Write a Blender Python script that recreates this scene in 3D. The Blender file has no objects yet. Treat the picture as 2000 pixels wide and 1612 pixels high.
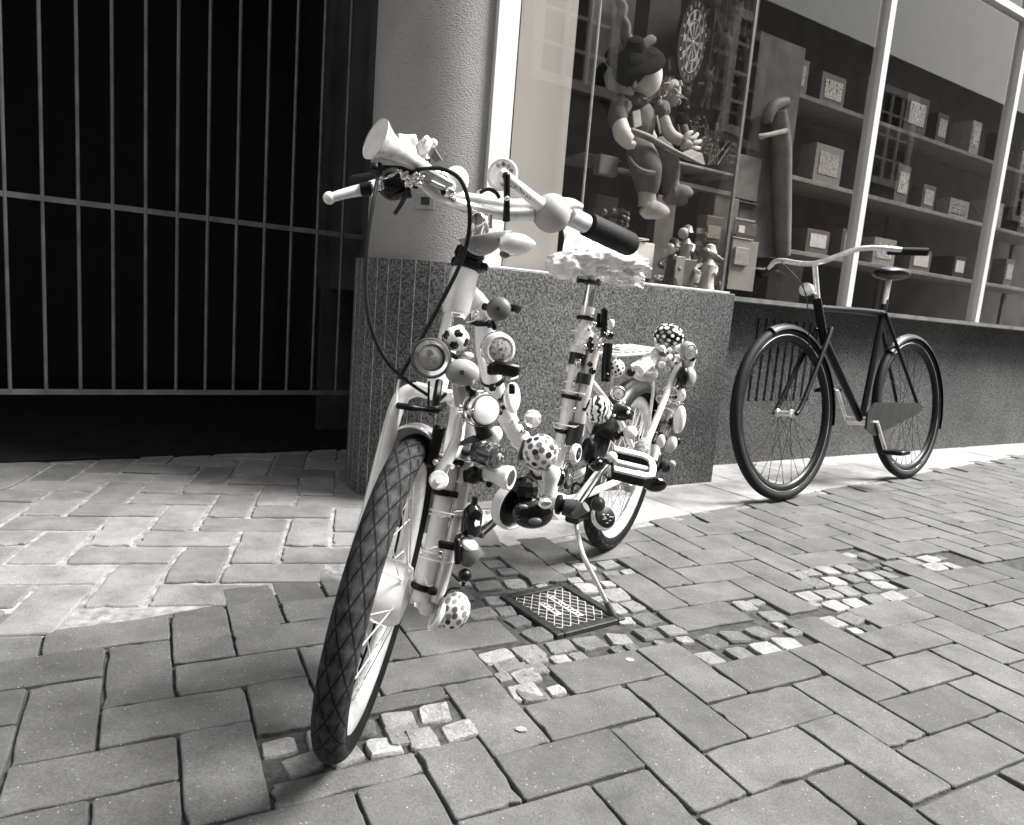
import bpy, math, random
import numpy as np
from mathutils import Vector, noise
random.seed(7)
S = bpy.context.scene
C = S.collection
R = math.radians
V = lambda *a: np.array(a, float)

# ------------------------------------------------------------------ camera
FPX, PITCH, ROLL, HC = 1384.0, 0.1527, 0.0811, 0.70
cF = V(0, math.cos(PITCH), -math.sin(PITCH)); _u = V(0, math.sin(PITCH), math.cos(PITCH)); _r = V(1, 0, 0)
cR = math.cos(ROLL)*_r + math.sin(ROLL)*_u
cU = math.cos(ROLL)*_u - math.sin(ROLL)*_r
CAM = V(0, 0, HC)
cam = bpy.data.cameras.new('camera'); co = bpy.data.objects.new('camera', cam); C.objects.link(co)
cam.sensor_width = 36; cam.sensor_fit = 'HORIZONTAL'; cam.lens = 36*FPX/2000; cam.clip_start = 0.02; cam.clip_end = 400
from mathutils import Matrix
co.matrix_world = Matrix(((cR[0], cU[0], -cF[0], 0), (cR[1], cU[1], -cF[1], 0), (cR[2], cU[2], -cF[2], HC), (0, 0, 0, 1)))
cam.dof.use_dof = True; cam.dof.focus_distance = 1.55; cam.dof.aperture_fstop = 9
S.camera = co

# ------------------------------------------------------------------ sky, sun, exposure
SUN_EL, SUN_AZ = R(52), R(84)          # azimuth: direction towards the sun, clockwise from +Y
w = bpy.data.worlds.new('World'); S.world = w; w.use_nodes = True
nt = w.node_tree; bg = nt.nodes['Background']
sk = nt.nodes.new('ShaderNodeTexSky'); sk.sky_type = 'NISHITA'; sk.sun_disc = False
sk.sun_elevation = SUN_EL; sk.sun_rotation = SUN_AZ; sk.air_density = 1.0; sk.dust_density = 3.0
hs = nt.nodes.new('ShaderNodeHueSaturation'); hs.inputs['Saturation'].default_value = 0.0
nt.links.new(sk.outputs[0], hs.inputs['Color']); nt.links.new(hs.outputs[0], bg.inputs['Color'])
bg.inputs['Strength'].default_value = 0.095
sl = bpy.data.lights.new('sun', 'SUN'); sl.energy = 3.7; sl.angle = R(24); sl.color = (1, 0.99, 0.975)
so = bpy.data.objects.new('sun', sl); C.objects.link(so)
sd = Vector((math.sin(SUN_AZ)*math.cos(SUN_EL), math.cos(SUN_AZ)*math.cos(SUN_EL), math.sin(SUN_EL)))
so.rotation_euler = sd.to_track_quat('Z', 'Y').to_euler(); so.location = (0, 0, 12)
S.view_settings.view_transform = 'Standard'; S.view_settings.look = 'None'
S.view_settings.exposure = 1.7; S.view_settings.gamma = 1

# ------------------------------------------------------------------ placing helpers (real distances, metres)
def ray(x, y): return cF + ((x-1000)/FPX)*cR - ((y-806)/FPX)*cU
def plane_hit(x, y, P0, n):
    v = ray(x, y); return CAM + v*(((P0-CAM) @ n)/(v @ n))
def G(x, y, z=0.0): return plane_hit(x, y, V(0, 0, z), V(0, 0, 1))
def D(x, y, dep): return plane_hit(x, y, V(0, dep, 0), V(0, 1, 0))
WA = R(32); WD = V(math.cos(WA), math.sin(WA), 0); WN = V(-WD[1], WD[0], 0); Z = V(0, 0, 1)
WP = V(0.896, 3.031, 0)                                  # outer bottom corner of the granite plinth
def W(x, y, off=0.0): return plane_hit(x, y, WP+WN*off, WN)   # on a plane parallel to the shop wall
def WS(s, off=0.0, z=0.0): return WP + WD*s + WN*off + Z*z
# bicycle frame of reference
YAW, LEAN, STEER, WB, TAU, OFF, RW = -2.0684, 0.0466, 0.473, 1.1344, 0.2518, 0.0525, 0.25
RC = V(0.3277, 2.0508, 0); es = V(math.cos(YAW), math.sin(YAW), 0); _l = V(-es[1], es[0], 0)
et = math.cos(LEAN)*Z + math.sin(LEAN)*_l; el = math.cos(LEAN)*_l - math.sin(LEAN)*Z
ax = -math.sin(TAU)*es + math.cos(TAU)*et; fr = math.cos(TAU)*es + math.sin(TAU)*et
A0 = RC + WB*es + 0.2486*et - OFF*fr
fw = math.cos(STEER)*fr + math.sin(STEER)*el; sn = math.cos(STEER)*el - math.sin(STEER)*fr
HUB = A0 + OFF*fw; RH = RC + 0.252*et
def BP(x, y, l=0.0): return plane_hit(x, y, RC+l*el, el)
def BK(s, t, l=0.0): return RC + s*es + t*et + l*el
def ST(a, b, d): return A0 + a*fw + b*sn + d*ax

# ------------------------------------------------------------------ mesh builder
def unit(v): return v/np.linalg.norm(v)
def frame(n, hint=None):
    n = unit(n); h = hint if hint is not None else (Z if abs(n[2]) < 0.9 else V(1, 0, 0))
    a = unit(np.cross(h, n)); return a, np.cross(n, a), n
class MB:
    def __init__(s): s.v = []; s.f = []; s.m = []; s.uv = {}; s.ton = {}
    def add(s, vs, fs, mi=0, tone=None):
        o = len(s.v); s.v += [tuple(map(float, q)) for q in vs]
        for f in fs:
            if tone is not None: s.ton[len(s.f)] = tone
            s.f.append(tuple(o+i for i in f)); s.m.append(mi)
        return o
    def tube(s, pts, r, n=12, cap=True, mi=0, smooth=0):
        P = [np.array(p, float) for p in pts]
        rr = list(r) if hasattr(r, '__len__') else [r]*len(P)
        if smooth:
            Q = []; q = []
            for i in range(len(P)-1):
                p0 = P[max(i-1, 0)]; p1 = P[i]; p2 = P[i+1]; p3 = P[min(i+2, len(P)-1)]
                for k in range(smooth):
                    t = k/smooth
                    Q.append(0.5*((2*p1)+(-p0+p2)*t+(2*p0-5*p1+4*p2-p3)*t*t+(-p0+3*p1-3*p2+p3)*t**3)); q.append(rr[i]*(1-t)+rr[i+1]*t)
            Q.append(P[-1]); q.append(rr[-1]); P, rr = Q, q
        vs = []; a = None
        for i, p in enumerate(P):
            t = unit(P[min(i+1, len(P)-1)] - P[max(i-1, 0)])
            if a is None: a, b, _ = frame(t)
            a = unit(a - (a @ t)*t); b = np.cross(t, a)
            for k in range(n):
                c = 2*math.pi*k/n; vs.append(p + rr[i]*(math.cos(c)*a+math.sin(c)*b))
        fs = [(i*n+k, i*n+(k+1) % n, (i+1)*n+(k+1) % n, (i+1)*n+k) for i in range(len(P)-1) for k in range(n)]
        if cap: fs += [tuple(range(n-1, -1, -1)), tuple((len(P)-1)*n+k for k in range(n))]
        s.add(vs, fs, mi); return s
    def lathe(s, prof, o, axis, n=28, mi=0, hint=None, sc=(1, 1), cap=True):
        """prof: list of (radius, height along axis)"""
        a, b, c = frame(axis, hint); vs = []
        for (r, h) in prof:
            for k in range(n):
                t = 2*math.pi*k/n; vs.append(o + c*h + max(r, 1e-5)*(sc[0]*math.cos(t)*a + sc[1]*math.sin(t)*b))
        L = len(prof)
        fs = [(i*n+k, i*n+(k+1) % n, (i+1)*n+(k+1) % n, (i+1)*n+k) for i in range(L-1) for k in range(n)]
        if cap and prof[0][0] > 1e-4: fs.append(tuple(range(n-1, -1, -1)))
        if cap and prof[-1][0] > 1e-4: fs.append(tuple((L-1)*n+k for k in range(n)))
        s.add(vs, fs, mi); return s
    def ball(s, o, r, axis=None, nu=24, nv=14, mi=0, wob=0.0, hint=None):
        """r scalar or (ra, rb, rc) along frame(axis)"""
        a, b, c = frame(axis if axis is not None else Z, hint)
        ra, rb, rc = (r, r, r) if not hasattr(r, '__len__') else r
        vs = [o - rc*c]
        for i in range(1, nv):
            p = math.pi*i/nv
            for k in range(nu):
                t = 2*math.pi*k/nu; d = V(math.sin(p)*math.cos(t), math.sin(p)*math.sin(t), -math.cos(p)); g = 1.0
                if wob: g += wob*noise.noise(Vector(d*2.3) + Vector(o*9))*1.6
                vs.append(o + g*(ra*d[0]*a + rb*d[1]*b + rc*d[2]*c))
        vs.append(o + rc*c); m = len(vs)-1
        fs = [(0, 1+(k+1) % nu, 1+k) for k in range(nu)]
        fs += [(1+i*nu+k, 1+i*nu+(k+1) % nu, 1+(i+1)*nu+(k+1) % nu, 1+(i+1)*nu+k) for i in range(nv-2) for k in range(nu)]
        fs += [(m, 1+(nv-2)*nu+k, 1+(nv-2)*nu+(k+1) % nu) for k in range(nu)]
        s.add(vs, fs, mi); return s
    def torus(s, o, n, Rm, rm, N=64, M=12, mi=0, a0=0, a1=2*math.pi, sq=1.0):
        a, b, c = frame(n); full = abs(a1-a0-2*math.pi) < 1e-6; K = N if full else N+1; vs = []
        for i in range(K):
            t = a0+(a1-a0)*i/N; d = math.cos(t)*a+math.sin(t)*b
            for k in range(M):
                q = 2*math.pi*k/M; vs.append(o + d*(Rm+rm*math.cos(q)) + c*rm*sq*math.sin(q))
        f0 = len(s.f)
        for i in range(N):
            i2 = (i+1) % K
            for k in range(M):
                k2 = (k+1) % M
                s.uv[len(s.f)+len([]) + 0] = None
        s.uv = {q: z for q, z in s.uv.items() if z is not None}
        fs = []; uv = []
        for i in range(N):
            i2 = (i+1) % K
            for k in range(M):
                k2 = (k+1) % M
                fs.append((i*M+k, i*M+k2, i2*M+k2, i2*M+k)); uv.append(((i/N, k/M), (i/N, (k+1)/M), ((i+1)/N, (k+1)/M), ((i+1)/N, k/M)))
        s.add(vs, fs, mi)
        for j, z in enumerate(uv): s.uv[f0+j] = z
        return s
    def box(s, o, X, Y, Zv, mi=0, bev=0.0, tone=None):
        """box centred at o with half vectors X, Y, Zv"""
        if bev <= 0:
            vs = [o+i*X+j*Y+k*Zv for i in (-1, 1) for j in (-1, 1) for k in (-1, 1)]
            fs = [(0, 1, 3, 2), (4, 6, 7, 5), (0, 4, 5, 1), (2, 3, 7, 6), (0, 2, 6, 4), (1, 5, 7, 3)]
            if np.cross(X, Y) @ Zv < 0: fs = [f[::-1] for f in fs]
            s.add(vs, fs, mi, tone); return s
        lx, ly, lz = [np.linalg.norm(q) for q in (X, Y, Zv)]; bev = min(bev, 0.45*min(lx, ly, lz)*2/2)
        ux, uy, uz = X/lx, Y/ly, Zv/lz; vs = []; idx = {}
        for i in (-1, 1):
            for j in (-1, 1):
                for k in (-1, 1):
                    for w_ in range(3):
                        e = [lx-bev, ly-bev, lz-bev]; e[w_] += bev
                        idx[(i, j, k, w_)] = len(vs); vs.append(o + i*e[0]*ux + j*e[1]*uy + k*e[2]*uz)
        fs = []
        for w_ in range(3):
            for sg in (-1, 1):
                q = []
                for (p1, p2) in ((-1, -1), (1, -1), (1, 1), (-1, 1)):
                    c = [p1, p2]; c.insert(w_, sg); q.append(idx[(*c, w_)])
                fs.append(q)
        for w1, w2 in ((0, 1), (1, 2), (0, 2)):
            w3 = 3-w1-w2
            for s1 in (-1, 1):
                for s2 in (-1, 1):
                    def c(k):
                        t = [0, 0, 0]; t[w1] = s1; t[w2] = s2; t[w3] = k; return tuple(t)
                    fs.append([idx[(*c(-1), w1)], idx[(*c(1), w1)], idx[(*c(1), w2)], idx[(*c(-1), w2)]])
        for i in (-1, 1):
            for j in (-1, 1):
                for k in (-1, 1): fs.append([idx[(i, j, k, 0)], idx[(i, j, k, 1)], idx[(i, j, k, 2)]])
        out = []
        for f in fs:   # orient outwards
            q = [vs[t] for t in f]; n = np.cross(q[1]-q[0], q[2]-q[0]); m_ = sum(q)/len(q)
            out.append(tuple(f) if n @ (m_-o) > 0 else tuple(f[::-1]))
        s.add(vs, out, mi, tone); return s
    def poly(s, pts, d, mi=0):
        """polygon given by 3D points extruded by vector d"""
        n = len(pts); P = [np.array(p, float) for p in pts]
        nn = sum(np.cross(P[i]-P[0], P[(i+1) % n]-P[0]) for i in range(1, n-1))
        if nn @ d > 0: P = P[::-1]
        s.add(P+[p+d for p in P], [tuple(range(n)), tuple(range(2*n-1, n-1, -1))]+[(i, i+n, (i+1) % n+n, (i+1) % n)[::1] for i in range(n)], mi)
        return s
    def sheet(s, rows, mi=0):
        n = len(rows[0]); s.add([p for r_ in rows for p in r_], [(i*n+k, i*n+k+1, (i+1)*n+k+1, (i+1)*n+k) for i in range(len(rows)-1) for k in range(n-1)], mi); return s
    def build(s, name, mat, parent=None, smooth=True, label=None, fixn=False, sub=0, solid=0):
        root = parent
        while root is not None and root.parent is not None: root = root.parent
        off = np.array(root.location) if root is not None else V(0, 0, 0)
        me = bpy.data.meshes.new(name)
        me.from_pydata([tuple(np.array(q)-off) for q in s.v], [], s.f)
        mats = mat if isinstance(mat, (list, tuple)) else [mat]
        for m in mats: me.materials.append(m)
        me.polygons.foreach_set('material_index', s.m)
        if s.uv:
            L = me.uv_layers.new(name='UVMap')
            for fi, uv in s.uv.items():
                for li, q in zip(me.polygons[fi].loop_indices, uv): L.data[li].uv = q
        if s.ton:
            at = me.attributes.new('tone', 'FLOAT', 'FACE')
            at.data.foreach_set('value', [s.ton.get(i, 0.5) for i in range(len(s.f))])
        me.validate(); me.update()
        if smooth:
            me.polygons.foreach_set('use_smooth', [True]*len(me.polygons))
            me.set_sharp_from_angle(angle=R(38))
        o = bpy.data.objects.new(name, me); C.objects.link(o)
        if parent is not None: o.parent = parent
        if label: o['label'] = label
        if sub:
            md = o.modifiers.new('sub', 'SUBSURF'); md.levels = sub; md.render_levels = sub
        if solid:
            md = o.modifiers.new('sol', 'SOLIDIFY'); md.thickness = solid
        return o
def empty(name, loc, label, cat, group=None):
    o = bpy.data.objects.new(name, None); C.objects.link(o); o.location = tuple(loc); o.empty_display_size = 0.05
    o['label'] = label; o['category'] = cat
    if group: o['group'] = group
    return o
def tag(o, label, cat, group=None, kind=None):
    o['label'] = label; o['category'] = cat
    if group: o['group'] = group
    if kind: o['kind'] = kind
    return o
def struct(o): o['kind'] = 'structure'; return o

# ------------------------------------------------------------------ materials (the photograph is black and white with a faint warm tone)
def W3(g): return (g, g*0.985, g*0.967, 1)
def mat(name, g, rough=0.5, metal=0.0, spec=0.5, coat=0.0, var=0.0, vs=20.0, bump=0.0, bs=200.0, trans=0.0, emis=0, detail=4):
    m = bpy.data.materials.new(name); m.use_nodes = True; n = m.node_tree.nodes; l = m.node_tree.links; b = n['Principled BSDF']
    b.inputs['Base Color'].default_value = W3(g); b.inputs['Roughness'].default_value = rough; b.inputs['Metallic'].default_value = metal
    b.inputs['Specular IOR Level'].default_value = spec; b.inputs['Coat Weight'].default_value = coat; b.inputs['Coat Roughness'].default_value = 0.08
    if trans: b.inputs['Transmission Weight'].default_value = trans
    if var or bump:
        tc = n.new('ShaderNodeTexCoord')
    if var:
        t = n.new('ShaderNodeTexNoise'); t.inputs['Scale'].default_value = vs; t.inputs['Detail'].default_value = detail; l.new(tc.outputs['Object'], t.inputs['Vector'])
        r_ = n.new('ShaderNodeValToRGB'); r_.color_ramp.elements[0].position = 0.32; r_.color_ramp.elements[1].position = 0.68
        r_.color_ramp.elements[0].color = W3(max(g*(1-var), 0.002)); r_.color_ramp.elements[1].color = W3(min(g*(1+var), 0.95))
        l.new(t.outputs['Fac'], r_.inputs['Fac']); l.new(r_.outputs['Color'], b.inputs['Base Color'])
    if bump:
        t2 = n.new('ShaderNodeTexNoise'); t2.inputs['Scale'].default_value = bs; t2.inputs['Detail'].default_value = 3; l.new(tc.outputs['Object'], t2.inputs['Vector'])
        bp_ = n.new('ShaderNodeBump'); bp_.inputs['Strength'].default_value = bump; bp_.inputs['Distance'].default_value = 0.004
        l.new(t2.outputs['Fac'], bp_.inputs['Height']); l.new(bp_.outputs['Normal'], b.inputs['Normal'])
    return m
def nodes(m): return m.node_tree.nodes, m.node_tree.links, m.node_tree.nodes['Principled BSDF']
M = {}
M['white'] = mat('white_paint', 0.78, 0.20, coat=0.8, var=0.10, vs=9)
M['white_plastic'] = mat('white_plastic', 0.80, 0.22, coat=0.5, var=0.10, vs=40, bump=0.10, bs=60)
M['cream'] = mat('cream_plastic', 0.58, 0.25, coat=0.5, var=0.16, vs=35, bump=0.10, bs=60)
M['pale'] = mat('pale_grey_plastic', 0.27, 0.3, coat=0.4, var=0.2, vs=40)
M['grey'] = mat('grey_rubber', 0.22, 0.5, var=0.12, vs=30)
M['mid'] = mat('mid_grey_plastic', 0.10, 0.4, var=0.2, vs=30)
M['dark'] = mat('dark_plastic', 0.028, 0.38, spec=0.3, var=0.3, vs=40)
M['black'] = mat('black_plastic', 0.004, 0.35, spec=0.25)
M['gloss'] = mat('black_gloss', 0.003, 0.05, spec=0.5)
M['rubber'] = mat('black_rubber', 0.008, 0.65, spec=0.2, bump=0.2, bs=300)
M['chrome'] = mat('chrome', 0.85, 0.12, 1.0, var=0.08, vs=30)
M['alu'] = mat('brushed_aluminium', 0.78, 0.30, 0.55, var=0.15, vs=40)
M['zip'] = mat('cable_tie_white', 0.85, 0.4)
M['iron'] = mat('cast_iron', 0.028, 0.55, 0.2, spec=0.3, var=0.35, vs=60, bump=0.4, bs=300)
M['worn'] = mat('worn_iron_edge', 0.55, 0.45, 0.4, var=0.3, vs=120)
M['wood'] = mat('pale_wood', 0.17, 0.6, var=0.25, vs=14)
M['darkwood'] = mat('grey_wood', 0.08, 0.6, var=0.35, vs=12)
M['cloth'] = mat('grey_felt', 0.12, 0.9, var=0.25, vs=30, bump=0.5, bs=400)
M['palecloth'] = mat('pale_cloth', 0.42, 0.9, var=0.2, vs=22, bump=0.5, bs=300)
M['darkcloth'] = mat('dark_felt', 0.007, 0.9, spec=0.1, bump=0.5, bs=400)
M['skin'] = mat('doll_cloth_skin', 0.66, 0.8, var=0.06, vs=20)
M['hair'] = mat('doll_hair_black', 0.004, 0.8, spec=0.1)
M['fair'] = mat('doll_hair_fair', 0.36, 0.8, var=0.4, vs=60)
M['paper'] = mat('white_paper', 0.75, 0.7)
M['gatebar'] = mat('galvanised_bar', 0.11, 0.5, 0.2, var=0.3, vs=15)
M['dim'] = mat('shade_toned_plaster', 0.010, 0.9, var=0.3, vs=6)  # near-black plaster: the passage's shade is in the colour
M['winframe'] = mat('white_window_frame', 0.62, 0.45, var=0.06, vs=6)
M['innerboard'] = mat('white_display_board', 0.46, 0.7, var=0.05, vs=4)
M['facade'] = mat('rendered_facade', 0.24, 0.9, var=0.08, vs=3)
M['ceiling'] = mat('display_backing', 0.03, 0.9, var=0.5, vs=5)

def glassmat(name, boost=1.0, tint=0.92):
    m = bpy.data.materials.new(name); m.use_nodes = True; n = m.node_tree.nodes; l = m.node_tree.links
    for q in list(n):
        if q.type != 'OUTPUT_MATERIAL': n.remove(q)
    out = [q for q in n if q.type == 'OUTPUT_MATERIAL'][0]
    t = n.new('ShaderNodeBsdfTransparent'); t.inputs[0].default_value = W3(tint)
    g = n.new('ShaderNodeBsdfGlossy'); g.inputs['Roughness'].default_value = 0.01; g.inputs['Color'].default_value = W3(1)
    fr_ = n.new('ShaderNodeFresnel'); fr_.inputs['IOR'].default_value = 1.5
    mu = n.new('ShaderNodeMath'); mu.operation = 'MULTIPLY'; mu.inputs[1].default_value = boost; mu.use_clamp = True
    mx = n.new('ShaderNodeMixShader'); l.new(fr_.outputs[0], mu.inputs[0]); ge = n.new('ShaderNodeNewGeometry'); m3 = n.new('ShaderNodeMath'); m3.operation = 'SUBTRACT'; m3.inputs[0].default_value = 1; l.new(ge.outputs['Backfacing'], m3.inputs[1]); m4 = n.new('ShaderNodeMath'); m4.operation = 'MULTIPLY'; l.new(mu.outputs[0], m4.inputs[0]); l.new(m3.outputs[0], m4.inputs[1]); l.new(m4.outputs[0], mx.inputs[0])
    l.new(t.outputs[0], mx.inputs[1]); l.new(g.outputs[0], mx.inputs[2]); l.new(mx.outputs[0], out.inputs['Surface']); return m
M['glass'] = glassmat('shop_glass', 1.9, 0.97)
M['glass2'] = glassmat('recessed_glass', 0.9, 0.97)
M['film'] = glassmat('clear_plastic', 2.2, 0.98)
def crystalmat():
    m = mat('crystal_glass', 0.95, 0.03); n, l, b = nodes(m); b.inputs['Transmission Weight'].default_value = 0.7; b.inputs['IOR'].default_value = 1.5; return m
M['crystal'] = crystalmat()

def dots(name, base, fg0, fg1, scale, size, rough=0.25):
    m = mat(name, base, rough, coat=0.4); n, l, b = nodes(m)
    tc = n.new('ShaderNodeTexCoord'); v = n.new('ShaderNodeTexVoronoi'); v.inputs['Scale'].default_value = scale; v.inputs['Randomness'].default_value = 0.45
    l.new(tc.outputs['Object'], v.inputs['Vector'])
    c = n.new('ShaderNodeMath'); c.operation = 'LESS_THAN'; c.inputs[1].default_value = size; l.new(v.outputs['Distance'], c.inputs[0])
    sp = n.new('ShaderNodeSeparateColor'); l.new(v.outputs['Color'], sp.inputs[0])
    mr = n.new('ShaderNodeMapRange'); mr.inputs['To Min'].default_value = fg0; mr.inputs['To Max'].default_value = fg1; l.new(sp.outputs[0], mr.inputs[0])
    mx = n.new('ShaderNodeMix'); mx.data_type = 'RGBA'; mx.inputs[6].default_value = W3(base); l.new(mr.outputs[0], mx.inputs[7]); l.new(c.outputs[0], mx.inputs[0]); l.new(mx.outputs[2], b.inputs['Base Color'])
    return m
M['dots'] = dots('white_with_grey_dots', 0.80, 0.02, 0.30, 62, 0.36)
M['dots2'] = dots('black_with_white_dots', 0.012, 0.6, 0.9, 95, 0.42)
M['spots'] = dots('white_with_black_spots', 0.78, 0.01, 0.05, 90, 0.30)
def zebra():
    m = mat('black_and_white_stripes', 0.8, 0.2, coat=0.5); n, l, b = nodes(m)
    tc = n.new('ShaderNodeTexCoord'); wv = n.new('ShaderNodeTexWave'); wv.inputs['Scale'].default_value = 30; wv.inputs['Distortion'].default_value = 9; wv.inputs['Detail Scale'].default_value = 1.5
    l.new(tc.outputs['Object'], wv.inputs['Vector']); r_ = n.new('ShaderNodeValToRGB'); r_.color_ramp.interpolation = 'CONSTANT'
    r_.color_ramp.elements[0].color = W3(0.012); r_.color_ramp.elements[1].color = W3(0.78); r_.color_ramp.elements[1].position = 0.42
    l.new(wv.outputs['Fac'], r_.inputs[0]); l.new(r_.outputs[0], b.inputs['Base Color']); return m
M['zebra'] = zebra()
def printed(name, base, ink, sc, thr):
    m = mat(name, base, 0.25, coat=0.5); n, l, b = nodes(m); tc = n.new('ShaderNodeTexCoord')
    t = n.new('ShaderNodeTexNoise'); t.inputs['Scale'].default_value = sc; t.inputs['Detail'].default_value = 2; t.inputs['Distortion'].default_value = 1.2; l.new(tc.outputs['Object'], t.inputs['Vector'])
    r_ = n.new('ShaderNodeValToRGB'); r_.color_ramp.interpolation = 'CONSTANT'; e = r_.color_ramp.elements; e[0].color = W3(base); e[1].position = thr; e[1].color = W3(ink); q = e.new(thr+0.05); q.color = W3(base*0.7); q2 = e.new(thr+0.09); q2.color = W3(ink)
    l.new(t.outputs['Fac'], r_.inputs[0]); l.new(r_.outputs[0], b.inputs['Base Color']); return m
M['print'] = printed('printed_face', 0.40, 0.12, 110, 0.56)
M['print_dark'] = printed('printed_dark_face', 0.03, 0.30, 120, 0.60)

def granite():
    m = mat('granite', 0.2, 0.75); n, l, b = nodes(m); tc = n.new('ShaderNodeTexCoord')
    v = n.new('ShaderNodeTexNoise'); v.inputs['Scale'].default_value = 135; v.inputs['Detail'].default_value = 2.5; v.inputs['Roughness'].default_value = 0.6; l.new(tc.outputs['Object'], v.inputs['Vector'])
    r_ = n.new('ShaderNodeValToRGB'); e = r_.color_ramp.elements; e[0].position = 0.38; e[0].color = W3(0.016); e[1].position = 0.64; e[1].color = W3(0.17)
    q = e.new(0.5); q.color = W3(0.085); l.new(v.outputs['Fac'], r_.inputs[0])
    big = n.new('ShaderNodeTexNoise'); big.inputs['Scale'].default_value = 3; big.inputs['Detail'].default_value = 5; l.new(tc.outputs['Object'], big.inputs['Vector'])
    mr = n.new('ShaderNodeMapRange'); mr.inputs['From Min'].default_value = 0.3; mr.inputs['From Max'].default_value = 0.7; mr.inputs['To Min'].default_value = 0.7; mr.inputs['To Max'].default_value = 1.2; l.new(big.outputs['Fac'], mr.inputs[0])
    mx = n.new('ShaderNodeMix'); mx.data_type = 'RGBA'; mx.blend_type = 'MULTIPLY'; mx.inputs[0].default_value = 1; l.new(r_.outputs[0], mx.inputs[6]); l.new(mr.outputs[0], mx.inputs[7]); l.new(mx.outputs[2], b.inputs['Base Color'])
    bp_ = n.new('ShaderNodeBump'); bp_.inputs['Strength'].default_value = 0.5; bp_.inputs['Distance'].default_value = 0.003; l.new(v.outputs['Fac'], bp_.inputs['Height']); l.new(bp_.outputs['Normal'], b.inputs['Normal'])
    return m
M['granite'] = granite()
def plaster():
    m = mat('textured_plaster', 0.4, 0.9); n, l, b = nodes(m); tc = n.new('ShaderNodeTexCoord')
    mp = n.new('ShaderNodeMapping'); mp.inputs['Scale'].default_value = (1, 1, 1.6); l.new(tc.outputs['Object'], mp.inputs['Vector'])
    v = n.new('ShaderNodeTexNoise'); v.inputs['Scale'].default_value = 150; v.inputs['Detail'].default_value = 5; l.new(mp.outputs[0], v.inputs['Vector'])
    bg_ = n.new('ShaderNodeTexNoise'); bg_.inputs['Scale'].default_value = 2.2; bg_.inputs['Detail'].default_value = 6; l.new(tc.outputs['Object'], bg_.inputs['Vector'])
    r_ = n.new('ShaderNodeValToRGB'); e = r_.color_ramp.elements; e[0].position = 0.3; e[0].color = W3(0.21); e[1].position = 0.7; e[1].color = W3(0.33); l.new(bg_.outputs['Fac'], r_.inputs[0])
    r2 = n.new('ShaderNodeValToRGB'); e = r2.color_ramp.elements; e[0].position = 0.28; e[0].color = W3(0.55); e[1].position = 0.42; e[1].color = W3(1.0); l.new(v.outputs['Fac'], r2.inputs[0])
    mx = n.new('ShaderNodeMix'); mx.data_type = 'RGBA'; mx.blend_type = 'MULTIPLY'; mx.inputs[0].default_value = 1; l.new(r_.outputs[0], mx.inputs[6]); l.new(r2.outputs[0], mx.inputs[7]); l.new(mx.outputs[2], b.inputs['Base Color'])
    bp_ = n.new('ShaderNodeBump'); bp_.inputs['Strength'].default_value = 0.8; bp_.inputs['Distance'].default_value = 0.0035; l.new(v.outputs['Fac'], bp_.inputs['Height']); l.new(bp_.outputs['Normal'], b.inputs['Normal'])
    return m
M['plaster'] = plaster()
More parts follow.
